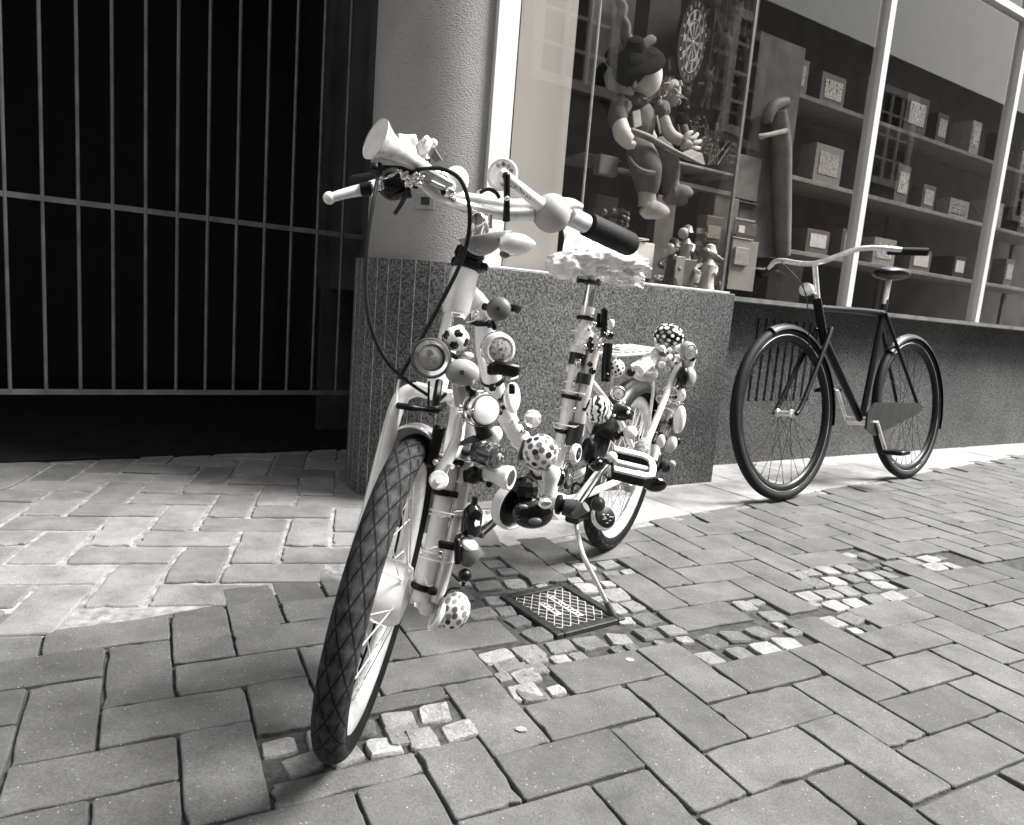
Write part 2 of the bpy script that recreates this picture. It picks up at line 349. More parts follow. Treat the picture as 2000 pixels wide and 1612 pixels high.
def paver(name, lo, hi, speck=0.25, bump=0.5, sc=260):
    m = mat(name, 0.2, 0.8); n, l, b = nodes(m); tc = n.new('ShaderNodeTexCoord')
    at = n.new('ShaderNodeAttribute'); at.attribute_name = 'tone'
    mr = n.new('ShaderNodeMapRange'); mr.inputs['To Min'].default_value = lo; mr.inputs['To Max'].default_value = hi; l.new(at.outputs['Fac'], mr.inputs[0])
    f1 = n.new('ShaderNodeTexNoise'); f1.inputs['Scale'].default_value = sc; f1.inputs['Detail'].default_value = 3; l.new(tc.outputs['Object'], f1.inputs['Vector'])
    f2 = n.new('ShaderNodeTexNoise'); f2.inputs['Scale'].default_value = 7; f2.inputs['Detail'].default_value = 8; f2.inputs['Roughness'].default_value = 0.7; l.new(tc.outputs['Object'], f2.inputs['Vector'])
    m1 = n.new('ShaderNodeMapRange'); m1.inputs['From Min'].default_value = 0.3; m1.inputs['From Max'].default_value = 0.7; m1.inputs['To Min'].default_value = 1-speck; m1.inputs['To Max'].default_value = 1+speck; l.new(f1.outputs['Fac'], m1.inputs[0])
    m2 = n.new('ShaderNodeMapRange'); m2.inputs['From Min'].default_value = 0.3; m2.inputs['From Max'].default_value = 0.7; m2.inputs['To Min'].default_value = 0.55; m2.inputs['To Max'].default_value = 1.3; l.new(f2.outputs['Fac'], m2.inputs[0])
    v = n.new('ShaderNodeTexVoronoi'); v.inputs['Scale'].default_value = 150; l.new(tc.outputs['Object'], v.inputs['Vector'])     # pale grit
    lt = n.new('ShaderNodeMath'); lt.operation = 'LESS_THAN'; lt.inputs[1].default_value = 0.16; l.new(v.outputs['Distance'], lt.inputs[0])
    sp = n.new('ShaderNodeSeparateColor'); l.new(v.outputs['Color'], sp.inputs[0]); g2 = n.new('ShaderNodeMath'); g2.operation = 'GREATER_THAN'; g2.inputs[1].default_value = 0.86; l.new(sp.outputs[0], g2.inputs[0])
    gg = n.new('ShaderNodeMath'); gg.operation = 'MULTIPLY'; l.new(lt.outputs[0], gg.inputs[0]); l.new(g2.outputs[0], gg.inputs[1])
    a1 = n.new('ShaderNodeMath'); a1.operation = 'MULTIPLY'; l.new(mr.outputs[0], a1.inputs[0]); l.new(m1.outputs[0], a1.inputs[1])
    a2 = n.new('ShaderNodeMath'); a2.operation = 'MULTIPLY'; l.new(a1.outputs[0], a2.inputs[0]); l.new(m2.outputs[0], a2.inputs[1])
    ad = n.new('ShaderNodeMath'); ad.operation = 'MULTIPLY_ADD'; l.new(gg.outputs[0], ad.inputs[0]); ad.inputs[1].default_value = 0.22; l.new(a2.outputs[0], ad.inputs[2])
    cc = n.new('ShaderNodeCombineColor'); 
    for i, k in enumerate((1, 0.985, 0.967)):
        q = n.new('ShaderNodeMath'); q.operation = 'MULTIPLY'; q.inputs[1].default_value = k; l.new(ad.outputs[0], q.inputs[0]); l.new(q.outputs[0], cc.inputs[i])
    l.new(cc.outputs[0], b.inputs['Base Color'])
    bp_ = n.new('ShaderNodeBump'); bp_.inputs['Strength'].default_value = bump; bp_.inputs['Distance'].default_value = 0.002; l.new(f1.outputs['Fac'], bp_.inputs['Height'])
    b2 = n.new('ShaderNodeBump'); b2.inputs['Strength'].default_value = 0.5; b2.inputs['Distance'].default_value = 0.006; l.new(f2.outputs['Fac'], b2.inputs['Height']); l.new(bp_.outputs['Normal'], b2.inputs['Normal']); l.new(b2.outputs['Normal'], b.inputs['Normal'])
    return m
M['paver'] = paver('concrete_paver', 0.062, 0.100)
M['oldbrick'] = paver('old_clinker_brick', 0.11, 0.18, 0.18, 0.4)
M['cobble'] = paver('granite_cobble', 0.075, 0.25, 0.22, 0.8, 180)
M['slab'] = paver('pale_stone_slab', 0.26, 0.34, 0.12, 0.3, 120)
M['mortar'] = mat('dark_joint_sand', 0.038, 0.95, var=0.5, vs=60, bump=0.8, bs=250)
M['palemortar'] = mat('pale_joint_mortar', 0.19, 0.95, var=0.4, vs=40, bump=0.6, bs=250)

def tyremat():
    m = mat('tyre_rubber', 0.035, 0.8, spec=0.12); n, l, b = nodes(m); uv = n.new('ShaderNodeUVMap'); uv.uv_map = 'UVMap'
    sp = n.new('ShaderNodeSeparateXYZ'); l.new(uv.outputs[0], sp.inputs[0])
    def mth(op, a, c=None):
        q = n.new('ShaderNodeMath'); q.operation = op
        for i, x in enumerate((a, c)):
            if x is None: continue
            if isinstance(x, (int, float)): q.inputs[i].default_value = x
            else: l.new(x, q.inputs[i])
        return q.outputs[0]
    U = mth('MULTIPLY', sp.outputs[0], 30.0); Vv = sp.outputs[1]
    c = mth('ABSOLUTE', mth('SUBTRACT', mth('FRACT', mth('ADD', Vv, 0.5)), 0.5))   # 0 at tread centre .. 0.5 at the inside
    side = mth('MULTIPLY', c, 7.0)
    l1 = mth('ABSOLUTE', mth('SUBTRACT', mth('FRACT', mth('ADD', U, side)), 0.5))
    l2 = mth('ABSOLUTE', mth('SUBTRACT', mth('FRACT', mth('SUBTRACT', U, side)), 0.5))
    mn = mth('MINIMUM', l1, l2)
    tr = mth('LESS_THAN', c, 0.24)
    gr = mth('MULTIPLY', mth('LESS_THAN', mn, 0.065), tr)
    blk = mth('MULTIPLY', mth('GREATER_THAN', mth('MULTIPLY', mth('SUBTRACT', l1, 0.25), mth('SUBTRACT', l2, 0.25)), 0.0), tr)
    tc = n.new('ShaderNodeTexCoord'); ns = n.new('ShaderNodeTexNoise'); ns.inputs['Scale'].default_value = 45; ns.inputs['Detail'].default_value = 8; l.new(tc.outputs['Object'], ns.inputs['Vector'])
    base = mth('MULTIPLY', mth('ADD', mth('MULTIPLY', tr, 0.020), 0.004), mth('ADD', mth('MULTIPLY', ns.outputs['Fac'], 2.6), -0.25))
    base = mth('MULTIPLY', base, mth('ADD', 1.0, mth('MULTIPLY', blk, 0.55)))
    base = mth('MULTIPLY', base, mth('SUBTRACT', 1.0, mth('MULTIPLY', gr, 0.8)))
    cc = n.new('ShaderNodeCombineColor')
    for i in range(3): l.new(base, cc.inputs[i])
    l.new(cc.outputs[0], b.inputs['Base Color'])
    bp_ = n.new('ShaderNodeBump'); bp_.inputs['Strength'].default_value = 0.8; bp_.inputs['Distance'].default_value = 0.003; bp_.invert = True; l.new(gr, bp_.inputs['Height']); l.new(bp_.outputs['Normal'], b.inputs['Normal'])
    return m
M['tyre'] = tyremat()

# ================================================================== GROUND
b = MB(); b.sheet([[V(x, y, -0.0085) for x in np.linspace(-60, 60, 3)] for y in np.linspace(-60, 60, 3)])
struct(b.build('ground', M['mortar'], smooth=False))

LP0, LP1 = V(-0.576, 1.494), V(1.143, 2.817)             # kerb line between new and old paving
def above(p): d = LP1-LP0; return d[0]*(p[1]-LP0[1]) - d[1]*(p[0]-LP0[0]) > 0
def near_line(p): return abs((p-LP0) @ V(-(LP1-LP0)[1], (LP1-LP0)[0]))/np.linalg.norm(LP1-LP0) < 0.11
def inpoly(p, poly):
    c = False; j = len(poly)-1
    for i in range(len(poly)):
        a, q = poly[i], poly[j]
        if (a[1] > p[1]) != (q[1] > p[1]) and p[0] < (q[0]-a[0])*(p[1]-a[1])/(q[1]-a[1])+a[0]: c = not c
        j = i
    return c
def gp(L): return [G(*q)[:2] for q in L]
cob1 = gp([(925, 1238), (905, 1195), (935, 1150), (1010, 1122), (1060, 1112), (1150, 1098), (1196, 1128), (1222, 1168), (1278, 1212), (1412, 1224), (1482, 1207), (1545, 1150), (1700, 1085), (1800, 1085), (1720, 1180), (1545, 1243), (1395, 1283), (1327, 1241), (1250, 1262), (1071, 1308), (975, 1328)])
cob2 = [V(0.1501*0.7, 1.8719*0.7)+0.1564*0.7*(i_*V(math.cos(0.4823), math.sin(0.4823))+j_*V(math.sin(0.4823), -math.cos(0.4823))) for i_, j_ in ((-5.0, 0.45), (-2.0, 0.45), (-2.0, 1.5), (-5.0, 1.5))]
drainc = [G(*q)[:2] for q in ((985, 1163), (1072, 1247), (1208, 1212), (1120, 1138))]
holes = []
def clip_rects(r, clip):
    if clip is None: return [r]
    i0, j0, di, dj = r; a0, b0, a1, b1 = clip; x0, x1, y0, y1 = i0, i0+di, j0, j0+dj
    if x1 <= a0+.01 or x0 >= a1-.01 or y1 <= b0+.01 or y0 >= b1-.01: return [r]
    out = []
    if x0 < a0-.01: out.append((x0, y0, a0-x0, y1-y0))
    if x1 > a1+.01: out.append((a1, y0, x1-a1, y1-y0))
    xa, xb = max(x0, a0), min(x1, a1)
    if y0 < b0-.01: out.append((xa, y0, xb-xa, b0-y0))
    if y1 > b1+.01: out.append((xa, b1, xb-xa, y1-b1))
    return [q for q in out if q[2] > 0.2 and q[3] > 0.2]
def paver_mesh(lattice, keep, gap, hz, jit, bev, seedv, tone=(0, 1), clip=None, low=True):
    rnd = random.Random(seedv); mb = MB(); rects = []
    O, ang, s_ = lattice; A = V(math.cos(ang), math.sin(ang)); B = V(math.sin(ang), -math.cos(ang))
    for j in range(-45, 25):
        for base in range(-14, 18):
            for (i0, j0, di, dj) in ((4*base-j, j, 2, 1), (4*base+2-j, j, 1, 2)):
                for (i0, j0, di, dj) in clip_rects((i0, j0, di, dj), clip):
                 c = O + s_*((i0+di/2)*A + (j0+dj/2)*B)
                 if not keep(c):
                     if inpoly(c, cob2) or any(inpoly(c+V(qx, qy), cob1) for qx in (-.1, 0, .1) for qy in (-.1, 0, .1)): holes.append((c, di, dj))
                     continue
                 rects.append((c, di, dj))
                 hx, hy = s_*di/2-gap/2+rnd.uniform(-jit, jit), s_*dj/2-gap/2+rnd.uniform(-jit, jit)
                 rot = rnd.gauss(0, 0.006); z0 = rnd.gauss(0, hz)-(0.0055 if (low and above(c)) else 0); tx, ty = rnd.gauss(0, hz*3), rnd.gauss(0, hz*3)
                 a = A*math.cos(rot)+B*math.sin(rot); bb = B*math.cos(rot)-A*math.sin(rot); q = rnd.uniform(*tone)
                 vs = []
                 # outline with slightly worn, irregular edges and rounded corners
                 ring = []
                 cr = bev*1.6
                 for (sx, sy) in ((-1, -1), (1, -1), (1, 1), (-1, 1)):
                     k1 = (sx*(hx-cr), sy*hy); k2 = (sx*hx, sy*(hy-cr))
                     ring += [k1, k2] if (sx*sy < 0) else [k2, k1]
                 # edge midpoints
                 R2 = []
                 for t in range(8):
                     p, p2 = ring[t], ring[(t+1) % 8]; R2.append(p)
                     if math.hypot(p2[0]-p[0], p2[1]-p[1]) > 0.02:
                         for u in (0.16, 0.33, 0.5, 0.67, 0.84): R2.append((p[0]+(p2[0]-p[0])*u, p[1]+(p2[1]-p[1])*u))
                 n = len(R2); wob = [rnd.uniform(-1, 1)*bev*0.4+(bev*rnd.uniform(0.8, 2.2) if rnd.random() < 0.10 else 0) for _ in R2]
                 for lev, (ins, z) in enumerate(((0, -0.03), (0, -bev), (bev*0.5, -bev*0.25), (bev*1.3, 0.0))):
                     for t, (x, y) in enumerate(R2):
                         L = math.hypot(x, y); kx = x-(ins+wob[t])*(1 if x > 0 else -1)*(abs(x) > hx-cr-1e-6); ky = y-(ins+wob[t])*(1 if y > 0 else -1)*(abs(y) > hy-cr-1e-6)
                         P = c + kx*a + ky*bb; vs.append(V(P[0], P[1], z+z0+tx*kx+ty*ky))
                 fs = [(l_*n+t, l_*n+(t+1) % n, (l_+1)*n+(t+1) % n, (l_+1)*n+t) for l_ in range(3) for t in range(n)]+[tuple(3*n+t for t in range(n))]
                 # B is mirrored, so flip when needed
                 e1, e2 = vs[1]-vs[0], vs[2]-vs[0]
                 fs = [f[::-1] for f in fs] if (a[0]*bb[1]-a[1]*bb[0]) < 0 else fs
                 mb.add(vs, fs, 0, tone=q)
    return mb, rects
S1 = 0.1564*0.7
L1 = (V(0.1501*0.7, 1.8719*0.7), 0.4823, S1)
L2 = (V(0.6823*0.7, 2.727*0.7), 0.4624, S1)
dAB = lambda p: (p-L1[0]) @ V(math.sin(L1[1]), -math.cos(L1[1]))   # distance towards the camera from the lattice origin
def k_near(p): return -1.9 < p[0] < 3.2 and 0.25 < p[1] < 3.2 and (not above(p) or near_line(p)) and not inpoly(p, cob1) and not farside(p)
band = gp([(925, 1150), (1150, 1105), (1280, 1211), (1412, 1224), (1482, 1207), (1545, 1150), (1760, 1085)])
def farside(p):                                             # beyond the cobble band
    if p[0] < band[0][0]: return False
    for i in range(len(band)-1):
        a, q = band[i], band[i+1]
        if a[0] <= p[0] <= q[0]: return p[1] > a[1]+(q[1]-a[1])*(p[0]-a[0])/(q[0]-a[0])
    return p[1] > band[-1][1] if p[0] > band[-1][0] else False
def k_far(p): return -1.9 < p[0] < 3.6 and p[1] < 4.6 and farside(p) and (not above(p) or near_line(p)) and not inpoly(p, cob1)
mb, rects = paver_mesh(L1, k_near, 0.0045, 0.0009, 0.0006, 0.0024, 3, (0, 1), (-5.0, 0.45, -2.0, 1.5))
mb2, rects2 = paver_mesh(L2, k_far, 0.0035, 0.0007, 0.0006, 0.003, 5, (0.35, 1.25))
o_ = len(mb.f); base_ = mb.add(mb2.v, mb2.f)
for k_, v_ in mb2.ton.items(): mb.ton[o_+k_] = v_
struct(mb.build('pavement', M['paver'], smooth=False))

# pale joint bed + old bricks on the left, pale slabs on the right, both beyond the kerb line
kd = unit(LP1-LP0); kn = V(-kd[1], kd[0])
bed = MB(); q0, q1 = LP0-kd*2.2, LP0+kd*5.0
bed.poly([V(*q0, -0.0075), V(*(q0+kn*3.2), -0.0075), V(*(q1+kn*3.2), -0.0075), V(*q1, -0.0075)], V(0, 0, 0.0018))
struct(bed.build('pavement_joint_bed', M['palemortar'], smooth=False))
def k_old(p): return -3.4 < p[0] and p[1] < 4.6 and above(p) and (p-LP0) @ kn > 0.03 and p[0] < (0.02+0.35*(p[1]-2.0)) and (p[0] < -0.65 or p[1] < 3.0)
mb, _ = paver_mesh((V(-0.50, 1.99), R(13), 0.124), k_old, 0.011, 0.0017, 0.0015, 0.004, 9, low=False)
struct(mb.build('old_brick_paving', M['oldbrick'], smooth=False))
mb = MB(); rnd = random.Random(4)
for i in range(0, 14):
    for j in range(3):
        wd = 0.42; x0 = 0.15+wd*i+(0.2 if j % 2 else 0)
        c = LP0+kd*(0.62+x0+wd/2)+kn*(0.03+0.28*j+0.14)
        mb.box(V(c[0], c[1], -0.0205+rnd.uniform(-1, 1)*0.0006), V(*kd, 0)*(wd/2-0.0025), V(*kn, 0)*(0.14-0.0025), V(0, 0, 0.02), bev=0.002, tone=rnd.random())
struct(mb.build('kerb_slabs', M['slab'], smooth=False))

# cobbles
placed = []
def cobbles(polyg, step, seedv, mb, o, ang, rects, fill=False):
    rnd = random.Random(seedv); A = V(math.cos(ang), math.sin(ang)); B = V(-math.sin(ang), math.cos(ang)); pp = np.array(polyg); bx0, by0 = pp.min(0)-0.2; bx1, by1 = pp.max(0)+0.2; rects = [q for q in rects if bx0-.2 < q[0][0] < bx1+.2 and by0-.2 < q[0][1] < by1+.2]
    for i in range(-40, 60):
        for j in range(-40, 40):
            c = o + A*(i+0.5*(j % 2)*0.6)*step*1.12 + B*j*step + V(rnd.uniform(-1, 1), rnd.uniform(-1, 1))*step*0.07
            if c[0] < bx0 or c[0] > bx1 or c[1] < by0 or c[1] > by1: continue
            if not inpoly(c, polyg) and not any(abs((c-rc) @ V(math.cos(L1[1]), math.sin(L1[1]))) < S1*di/2 and abs((c-rc) @ V(math.sin(L1[1]), -math.cos(L1[1]))) < S1*dj/2 for rc, di, dj in holes): continue
            if inpoly(c, [p_ + unit(p_-sum(drainc)/4)*0.018 for p_ in drainc]): continue
            hx, hy = step*rnd.uniform(0.42, 0.53), step*rnd.uniform(0.38, 0.46); rot = rnd.gauss(0, 0.10)
            a = A*math.cos(rot)+B*math.sin(rot); bb = B*math.cos(rot)-A*math.sin(rot); tn = rnd.random()**1.3; h0 = rnd.uniform(-0.0035, -0.0005); tx, ty = rnd.gauss(0, .05), rnd.gauss(0, .05)
            out = []
            N = 14
            for k in range(N):
                t = 2*math.pi*k/N; e = 0.22+0.14*rnd.random()
                x = hx*math.copysign(abs(math.cos(t))**e, math.cos(t))*rnd.uniform(0.93, 1.04); y = hy*math.copysign(abs(math.sin(t))**e, math.sin(t))*rnd.uniform(0.93, 1.04); out.append((x, y))
            vs = []
            for sc_, z in ((1.0, -0.03), (1.0, -0.005), (0.965, -0.0018), (0.91, -0.0002), (0.5, 0.0002)):
                for x, y in out:
                    P = c + a*x*sc_ + bb*y*sc_; zz = z+h0+tx*x+ty*y+(rnd.uniform(-1, 1)*0.0009 if z > -0.02 else 0); vs.append(V(P[0], P[1], zz))
            fs = [(l_*N+t, l_*N+(t+1) % N, (l_+1)*N+(t+1) % N, (l_+1)*N+t) for l_ in range(4) for t in range(N)]+[tuple(4*N+t for t in range(N))]
            # keep clear of neighbouring pavers
            bad = False
            for (rc, di, dj) in rects:
                d_ = c-rc
                if abs(d_[0]) > 0.2 or abs(d_[1]) > 0.2: continue
                AA = V(math.cos(L1[1]), math.sin(L1[1])); BB = V(math.sin(L1[1]), -math.cos(L1[1]))
                if abs(d_ @ AA) < S1*di/2+hx*0.55 and abs(d_ @ BB) < S1*dj/2+hy*0.55: bad = True
            if fill and any(max(abs((c-q[0]) @ A), abs((c-q[0]) @ B)) < (q[1]+hx)*0.93 for q in placed): bad = True
            if bad: continue
            placed.append((c, hx))
            mb.add(vs, fs, 0, tone=tn)
mb = MB()
cobbles(cob1, 0.066, 1, mb, V(0.1, 1.6), L1[1]-0.04, rects+rects2)
cobbles(cob2, 0.057, 2, mb, cob2[0]+0.032*V(math.cos(L1[1]), math.sin(L1[1]))+0.029*V(math.sin(L1[1]), -math.cos(L1[1])), L1[1], rects)
for st_, sd0 in ((0.056, 11), (0.056, 21), (0.046, 12), (0.040, 22), (0.034, 13)):
    cobbles(cob1, st_, sd0, mb, V(0.1+st_*0.4, 1.6), L1[1]-0.04, rects+rects2, True); cobbles(cob2, st_, sd0+5, mb, G(690, 1440)[:2]+V(0.01, 0.012), L1[1], rects, True)
struct(mb.build('cobblestone_band', M['cobble'], smooth=False))

# drain cover -------------------------------------------------------
dc = sum(drainc)/4
dX = unit(drainc[2]-drainc[1]); dY = unit(drainc[0]-drainc[1]); dY = unit(dY-(dY @ dX)*dX)
hx = abs((drainc[2]-drainc[1]) @ dX)/2; hy = abs((drainc[0]-drainc[1]) @ dY)/2
X3, Y3, c3 = V(*dX, 0), V(*dY, 0), V(*dc, 0)
drain = empty('drain_cover', c3, 'dark cast iron drain cover with diamond lattice set among the cobbles', 'drain cover')
m = MB()
fwid = 0.011
for sg in (-1, 1):
    m.box(c3+X3*sg*(hx-fwid)+Z*(-0.010), X3*fwid, Y3*hy, Z*0.014, bev=0.002)
    m.box(c3+Y3*sg*(hy-fwid)+Z*(-0.0103), X3*(hx-2*fwid-0.0002), Y3*fwid, Z*0.014, bev=0.002)
m.build('frame', M['iron'], drain, smooth=False)
m = MB(); m.box(c3-Z*0.010, X3*(hx-2*fwid-0.0015), Y3*(hy-2*fwid-0.0015), Z*0.0095, bev=0.001); lid = m.build('lid', M['iron'], drain, smooth=False)
m = MB(); ix, iy = hx-2*fwid-0.004, hy-2*fwid-0.004; zt = 0.0008
def clipseg(p, d):
    t0, t1 = -9, 9
    for q, e, lim in ((p[0], d[0], ix), (p[1], d[1], iy)):
        if abs(e) < 1e-9: continue
        a_, b_ = sorted(((-lim-q)/e, (lim-q)/e)); t0 = max(t0, a_); t1 = min(t1, b_)
    return (t0, t1) if t1-t0 > 0.004 else None
for sgn in (-1, 1):
    d_ = unit(V(1, sgn*1.25))
    for k in range(-14, 15):
        p_ = V(k*0.0235+0.004, 0); t = clipseg(p_, d_)
        if t:
            a_ = p_+d_*t[0]; b_ = p_+d_*t[1]; mid = (a_+b_)/2; hl = np.linalg.norm(b_-a_)/2; dd = V(*(dX*d_[0]+dY*d_[1]), 0); nn_ = np.cross(Z, dd)
            m.box(c3+X3*mid[0]+Y3*mid[1]+Z*(zt-0.0005+0.0002*sgn), dd*hl, nn_*0.0011, Z*0.001)
m.build('diamond_lattice', M['worn'], lid, smooth=False)
for (u0, hl, hw) in ((-0.030, 0.036, 0.0095), (0.012, 0.062, 0.0095)):
    m = MB(); cc = c3+X3*u0+Y3*(0.005)
    m.box(cc+Z*0.0012, X3*hw, Y3*hl, Z*0.0012, bev=0.0006)
    pl = m.build('name_bar', M['worn'], lid, smooth=False)
    m = MB(); rr_ = random.Random(int(hl*1e4)); n_ = int(hl*2/0.011)
    for k in range(n_):
        y0 = -hl+0.008+k*0.0105
        for st in range(3): m.box(cc+Y3*(y0+rr_.uniform(0, 0.005))+X3*rr_.uniform(-0.003, 0.003)+Z*0.0026, X3*rr_.choice((0.0008, 0.003)), Y3*rr_.choice((0.0006, 0.0022)), Z*0.0005)
    m.build('raised_mark', M['iron'], pl, smooth=False)

# ================================================================== BUILDING
bld = empty('shop_building', WS(-0.6, 0, 0), 'plastered shop building with rounded corner column and granite plinth', 'building')
# granite plinth : flat part
S0 = -1.25; PR = 0.285; PZ = 0.812
m = MB(); TH = 0.10
m.box(WS(S0/2, TH/2, PZ/2-0.01), WD*(-S0/2), WN*TH/2, Z*(PZ/2+0.01), bev=0.003)
pl_ = m.build('plinth_panel', M['granite'], bld, smooth=False)
# rounded column plinth made of narrow stone strips
T0 = WS(S0); Cc = T0 + WN*PR
cols = MB(); nst = 16; stepa = 0.048/PR
for k in range(nst):
    a0 = -math.pi/2 - k*stepa - 0.004; a1 = a0 - stepa + 0.009; sub_ = 4; r0 = PR + (0.0015 if k % 3 else 0.0)
    inn, out = [], []
    for q in range(sub_+1):
        a = a0+(a1-a0)*q/sub_; d = math.cos(a)*WD + math.sin(a)*WN
        out.append(Cc+d*r0); inn.append(Cc+d*(PR-0.05))
    vs = []
    for P in (out, inn):
        for p in P: vs += [p+Z*-0.02, p+Z*PZ]
    n = sub_+1; fs = []
    for q in range(sub_):
        fs.append((2*q, 2*q+1, 2*q+3, 2*q+2)); o = 2*n; fs.append((o+2*q, o+2*q+2, o+2*q+3, o+2*q+1)); fs.append((2*q+1, o+2*q+1, o+2*q+3, 2*q+3))
    fs.append((0, 2*n, 2*n+1, 1)); fs.append((2*n-2, 2*n-1, 4*n-1, 4*n-2)); cols.add(vs, fs)
cols.build('column_plinth', M['granite'], bld, smooth=True)
m = MB()
for k in range(1, nst-1):
    a = -math.pi/2-k*stepa+0.0005; d = math.cos(a)*WD+math.sin(a)*WN; m.box(Cc+d*(PR+0.0003)+Z*PZ/2, np.cross(d, Z)*0.0013, d*0.0008, Z*(PZ/2-0.002))
m.build('joint_lines', mat('pale_grout', 0.34, 0.9, var=0.5, vs=40), bld, smooth=False)
m = MB(); m.lathe([(PR-0.0015, -0.02), (PR-0.0015, PZ-0.004)], Cc, Z, n=64); m.build('plinth_joint', mat('pale_joint', 0.30, 0.9, var=0.4, vs=60), bld)
# plaster column and the strip of wall up to the window
PR2 = PR-0.035
m = MB(); m.lathe([(PR2, PZ-0.002), (PR2, 4.6)], Cc, Z, n=72); m.build('plaster_column', M['plaster'], bld)
SW = -1.215                                              # left edge of the window frame
m = MB(); m.box(WS((S0+SW)/2-0.0, 0.035+0.06, (PZ+4.6)/2), WD*abs(SW-S0)/2, WN*0.06, Z*(4.6-PZ)/2); m.build('wall_strip', M['plaster'], bld, smooth=False)
# passage (gateway) walls, ceiling and back, shade put into their near-black colour
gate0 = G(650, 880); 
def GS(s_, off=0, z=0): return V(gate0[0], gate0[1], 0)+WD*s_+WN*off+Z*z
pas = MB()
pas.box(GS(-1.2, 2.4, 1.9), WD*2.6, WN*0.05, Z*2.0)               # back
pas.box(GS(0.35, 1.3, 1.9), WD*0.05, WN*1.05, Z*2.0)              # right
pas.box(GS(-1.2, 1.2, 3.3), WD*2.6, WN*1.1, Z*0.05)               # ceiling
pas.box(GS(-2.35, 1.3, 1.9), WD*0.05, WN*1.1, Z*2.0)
m = MB(); m.box(GS(-0.9, 1.21, -0.002), WD*1.22, WN*1.2, Z*0.008); m.build('passage_shade_slab', mat('shade_toned_floor', 0.008, 0.8, spec=0.15, var=0.4, vs=12), bld, smooth=False)  # added near-black floor slab, its colour stands in for the passage's shade
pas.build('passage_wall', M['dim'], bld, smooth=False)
m = MB(); m.box(GS(-1.4, 0.35, 3.95), WD*2.4, WN*0.15, Z*0.68); m.build('lintel', M['plaster'], bld, smooth=False)
# upper wall over the window, roofline out of view
m = MB(); m.box(WS(2.7, 0.16, 3.95), WD*3.95, WN*0.10, Z*0.65); m.build('upper_wall', M['plaster'], bld, smooth=False)
pier = empty('passage_pier', GS(-2.9), 'rough plastered wall pier left of the barred gate', 'wall')
m = MB(); m.box(GS(-2.9, 0.2, PZ+1.9), WD*0.85, WN*0.25, Z*1.9); m.build('plaster', M['plaster'], pier, smooth=False)
m = MB(); m.box(GS(-2.9, 0.17, PZ/2), WD*0.87, WN*0.27, Z*PZ/2, bev=0.003); m.build('plinth_panel', M['granite'], pier, smooth=False)

# gate ---------------------------------------------------------------
gate = empty('barred_gate', GS(-0.6), 'closed metal gate of thin vertical bars across the dark passage', 'gate')
gz0, gz1 = 0.26, 3.2
def gS(x, y=600): # coordinate along the gate of a pixel
    p = plane_hit(x, y, GS(0), WN); return (p-GS(0)) @ WD
top = [(478, 0), (535, 0), (590, 0), (638, 0), (691, 0)]
bot = [(467, 700), (508, 775), (562, 775), (607, 775), (655, 775)]
ss = [gS(*q) for q in bot]; sp_ = (ss[-1]-ss[1])/3
allS = [ss[4]-sp_*k for k in range(-1, 20)]
for s_ in allS:
    if s_ > 0.3 or s_ < -2.05: continue
    m = MB(); m.tube([GS(s_, 0, gz0), GS(s_, 0, gz1)], 0.0062, 10); m.build('bar', M['gatebar'], gate)
for z_ in (plane_hit(560, 446, GS(0), WN)[2], gz0-0.004, 2.6):
    m = MB(); m.box(GS(-0.9, 0, z_), WD*1.16, WN*0.004, Z*0.0095); m.build('rail', M['gatebar'], gate, smooth=False)

# recessed right hand plinth with vent slots
RO = 0.25; z2 = 0.80
rs0, rs1 = 0.0, 6.5
m = MB()
sv = [((W(x, 700, RO)-WP) @ WD) for x in (1472, 1487, 1502, 1517, 1532)]; dsv = (sv[4]-sv[0])/4
slots = [sv[0]+dsv*k for k in range(9)]
zt, zb = 0.725, 0.315
edges = [rs0-0.02]
for s_ in slots: edges += [s_-dsv*0.17, s_+dsv*0.17]
edges.append(rs1)
for k in range(0, len(edges), 2):
    m.box(WS((edges[k]+edges[k+1])/2, RO+0.05, (zt+zb)/2), WD*(edges[k+1]-edges[k])/2, WN*0.05, Z*(zt-zb)/2)
m.box(WS((rs0-0.02+rs1)/2, RO+0.05, (zb-0.02)/2), WD*(rs1-rs0+0.02)/2, WN*0.05, Z*(zb+0.02)/2)
m.box(WS((rs0-0.02+rs1)/2, RO+0.05, (zt+z2)/2), WD*(rs1-rs0+0.02)/2, WN*0.05, Z*(z2-zt)/2)
m.build('vented_plinth', M['granite'], bld, smooth=False)
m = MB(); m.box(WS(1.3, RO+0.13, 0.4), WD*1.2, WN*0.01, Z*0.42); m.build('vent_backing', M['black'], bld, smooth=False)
m = MB(); m.box(WS(-TH/2, TH+0.075, PZ/2), WD*(TH/2), WN*0.076, Z*(PZ/2-0.001)); m.build('plinth_return', M['granite'], bld, smooth=False)

# window : frame, glass, display
win = empty('shop_window', WS(-0.6, 0.06, PZ), 'large shop display window with thin white frame above the granite plinth', 'window')
m = MB(); s_a, s_b = SW, -0.03
m.box(WS(SW+0.022, 0.045, 2.2), WD*0.022, WN*0.03, Z*(2.2-PZ)); m.box(WS(SW+0.075, 0.06, 2.2), WD*0.016, WN*0.02, Z*(2.2-PZ))
m.build('frame', M['winframe'], win, smooth=False)
m = MB(); m.box(WS(SW+0.05, 0.062, 2.2), WD*0.010, WN*0.012, Z*(2.2-PZ)); m.box(WS(SW+0.096, 0.062, 2.2), WD*0.0045, WN*0.014, Z*(2.2-PZ)); m.build('gasket', M['black'], win, smooth=False)
m = MB(); m.box(WS((s_a+s_b)/2, 0.04, PZ+0.0035), WD*(s_b-s_a)/2, WN*0.036, Z*0.003, bev=0.001); m.build('sill_strip', M['winframe'], win, smooth=False)
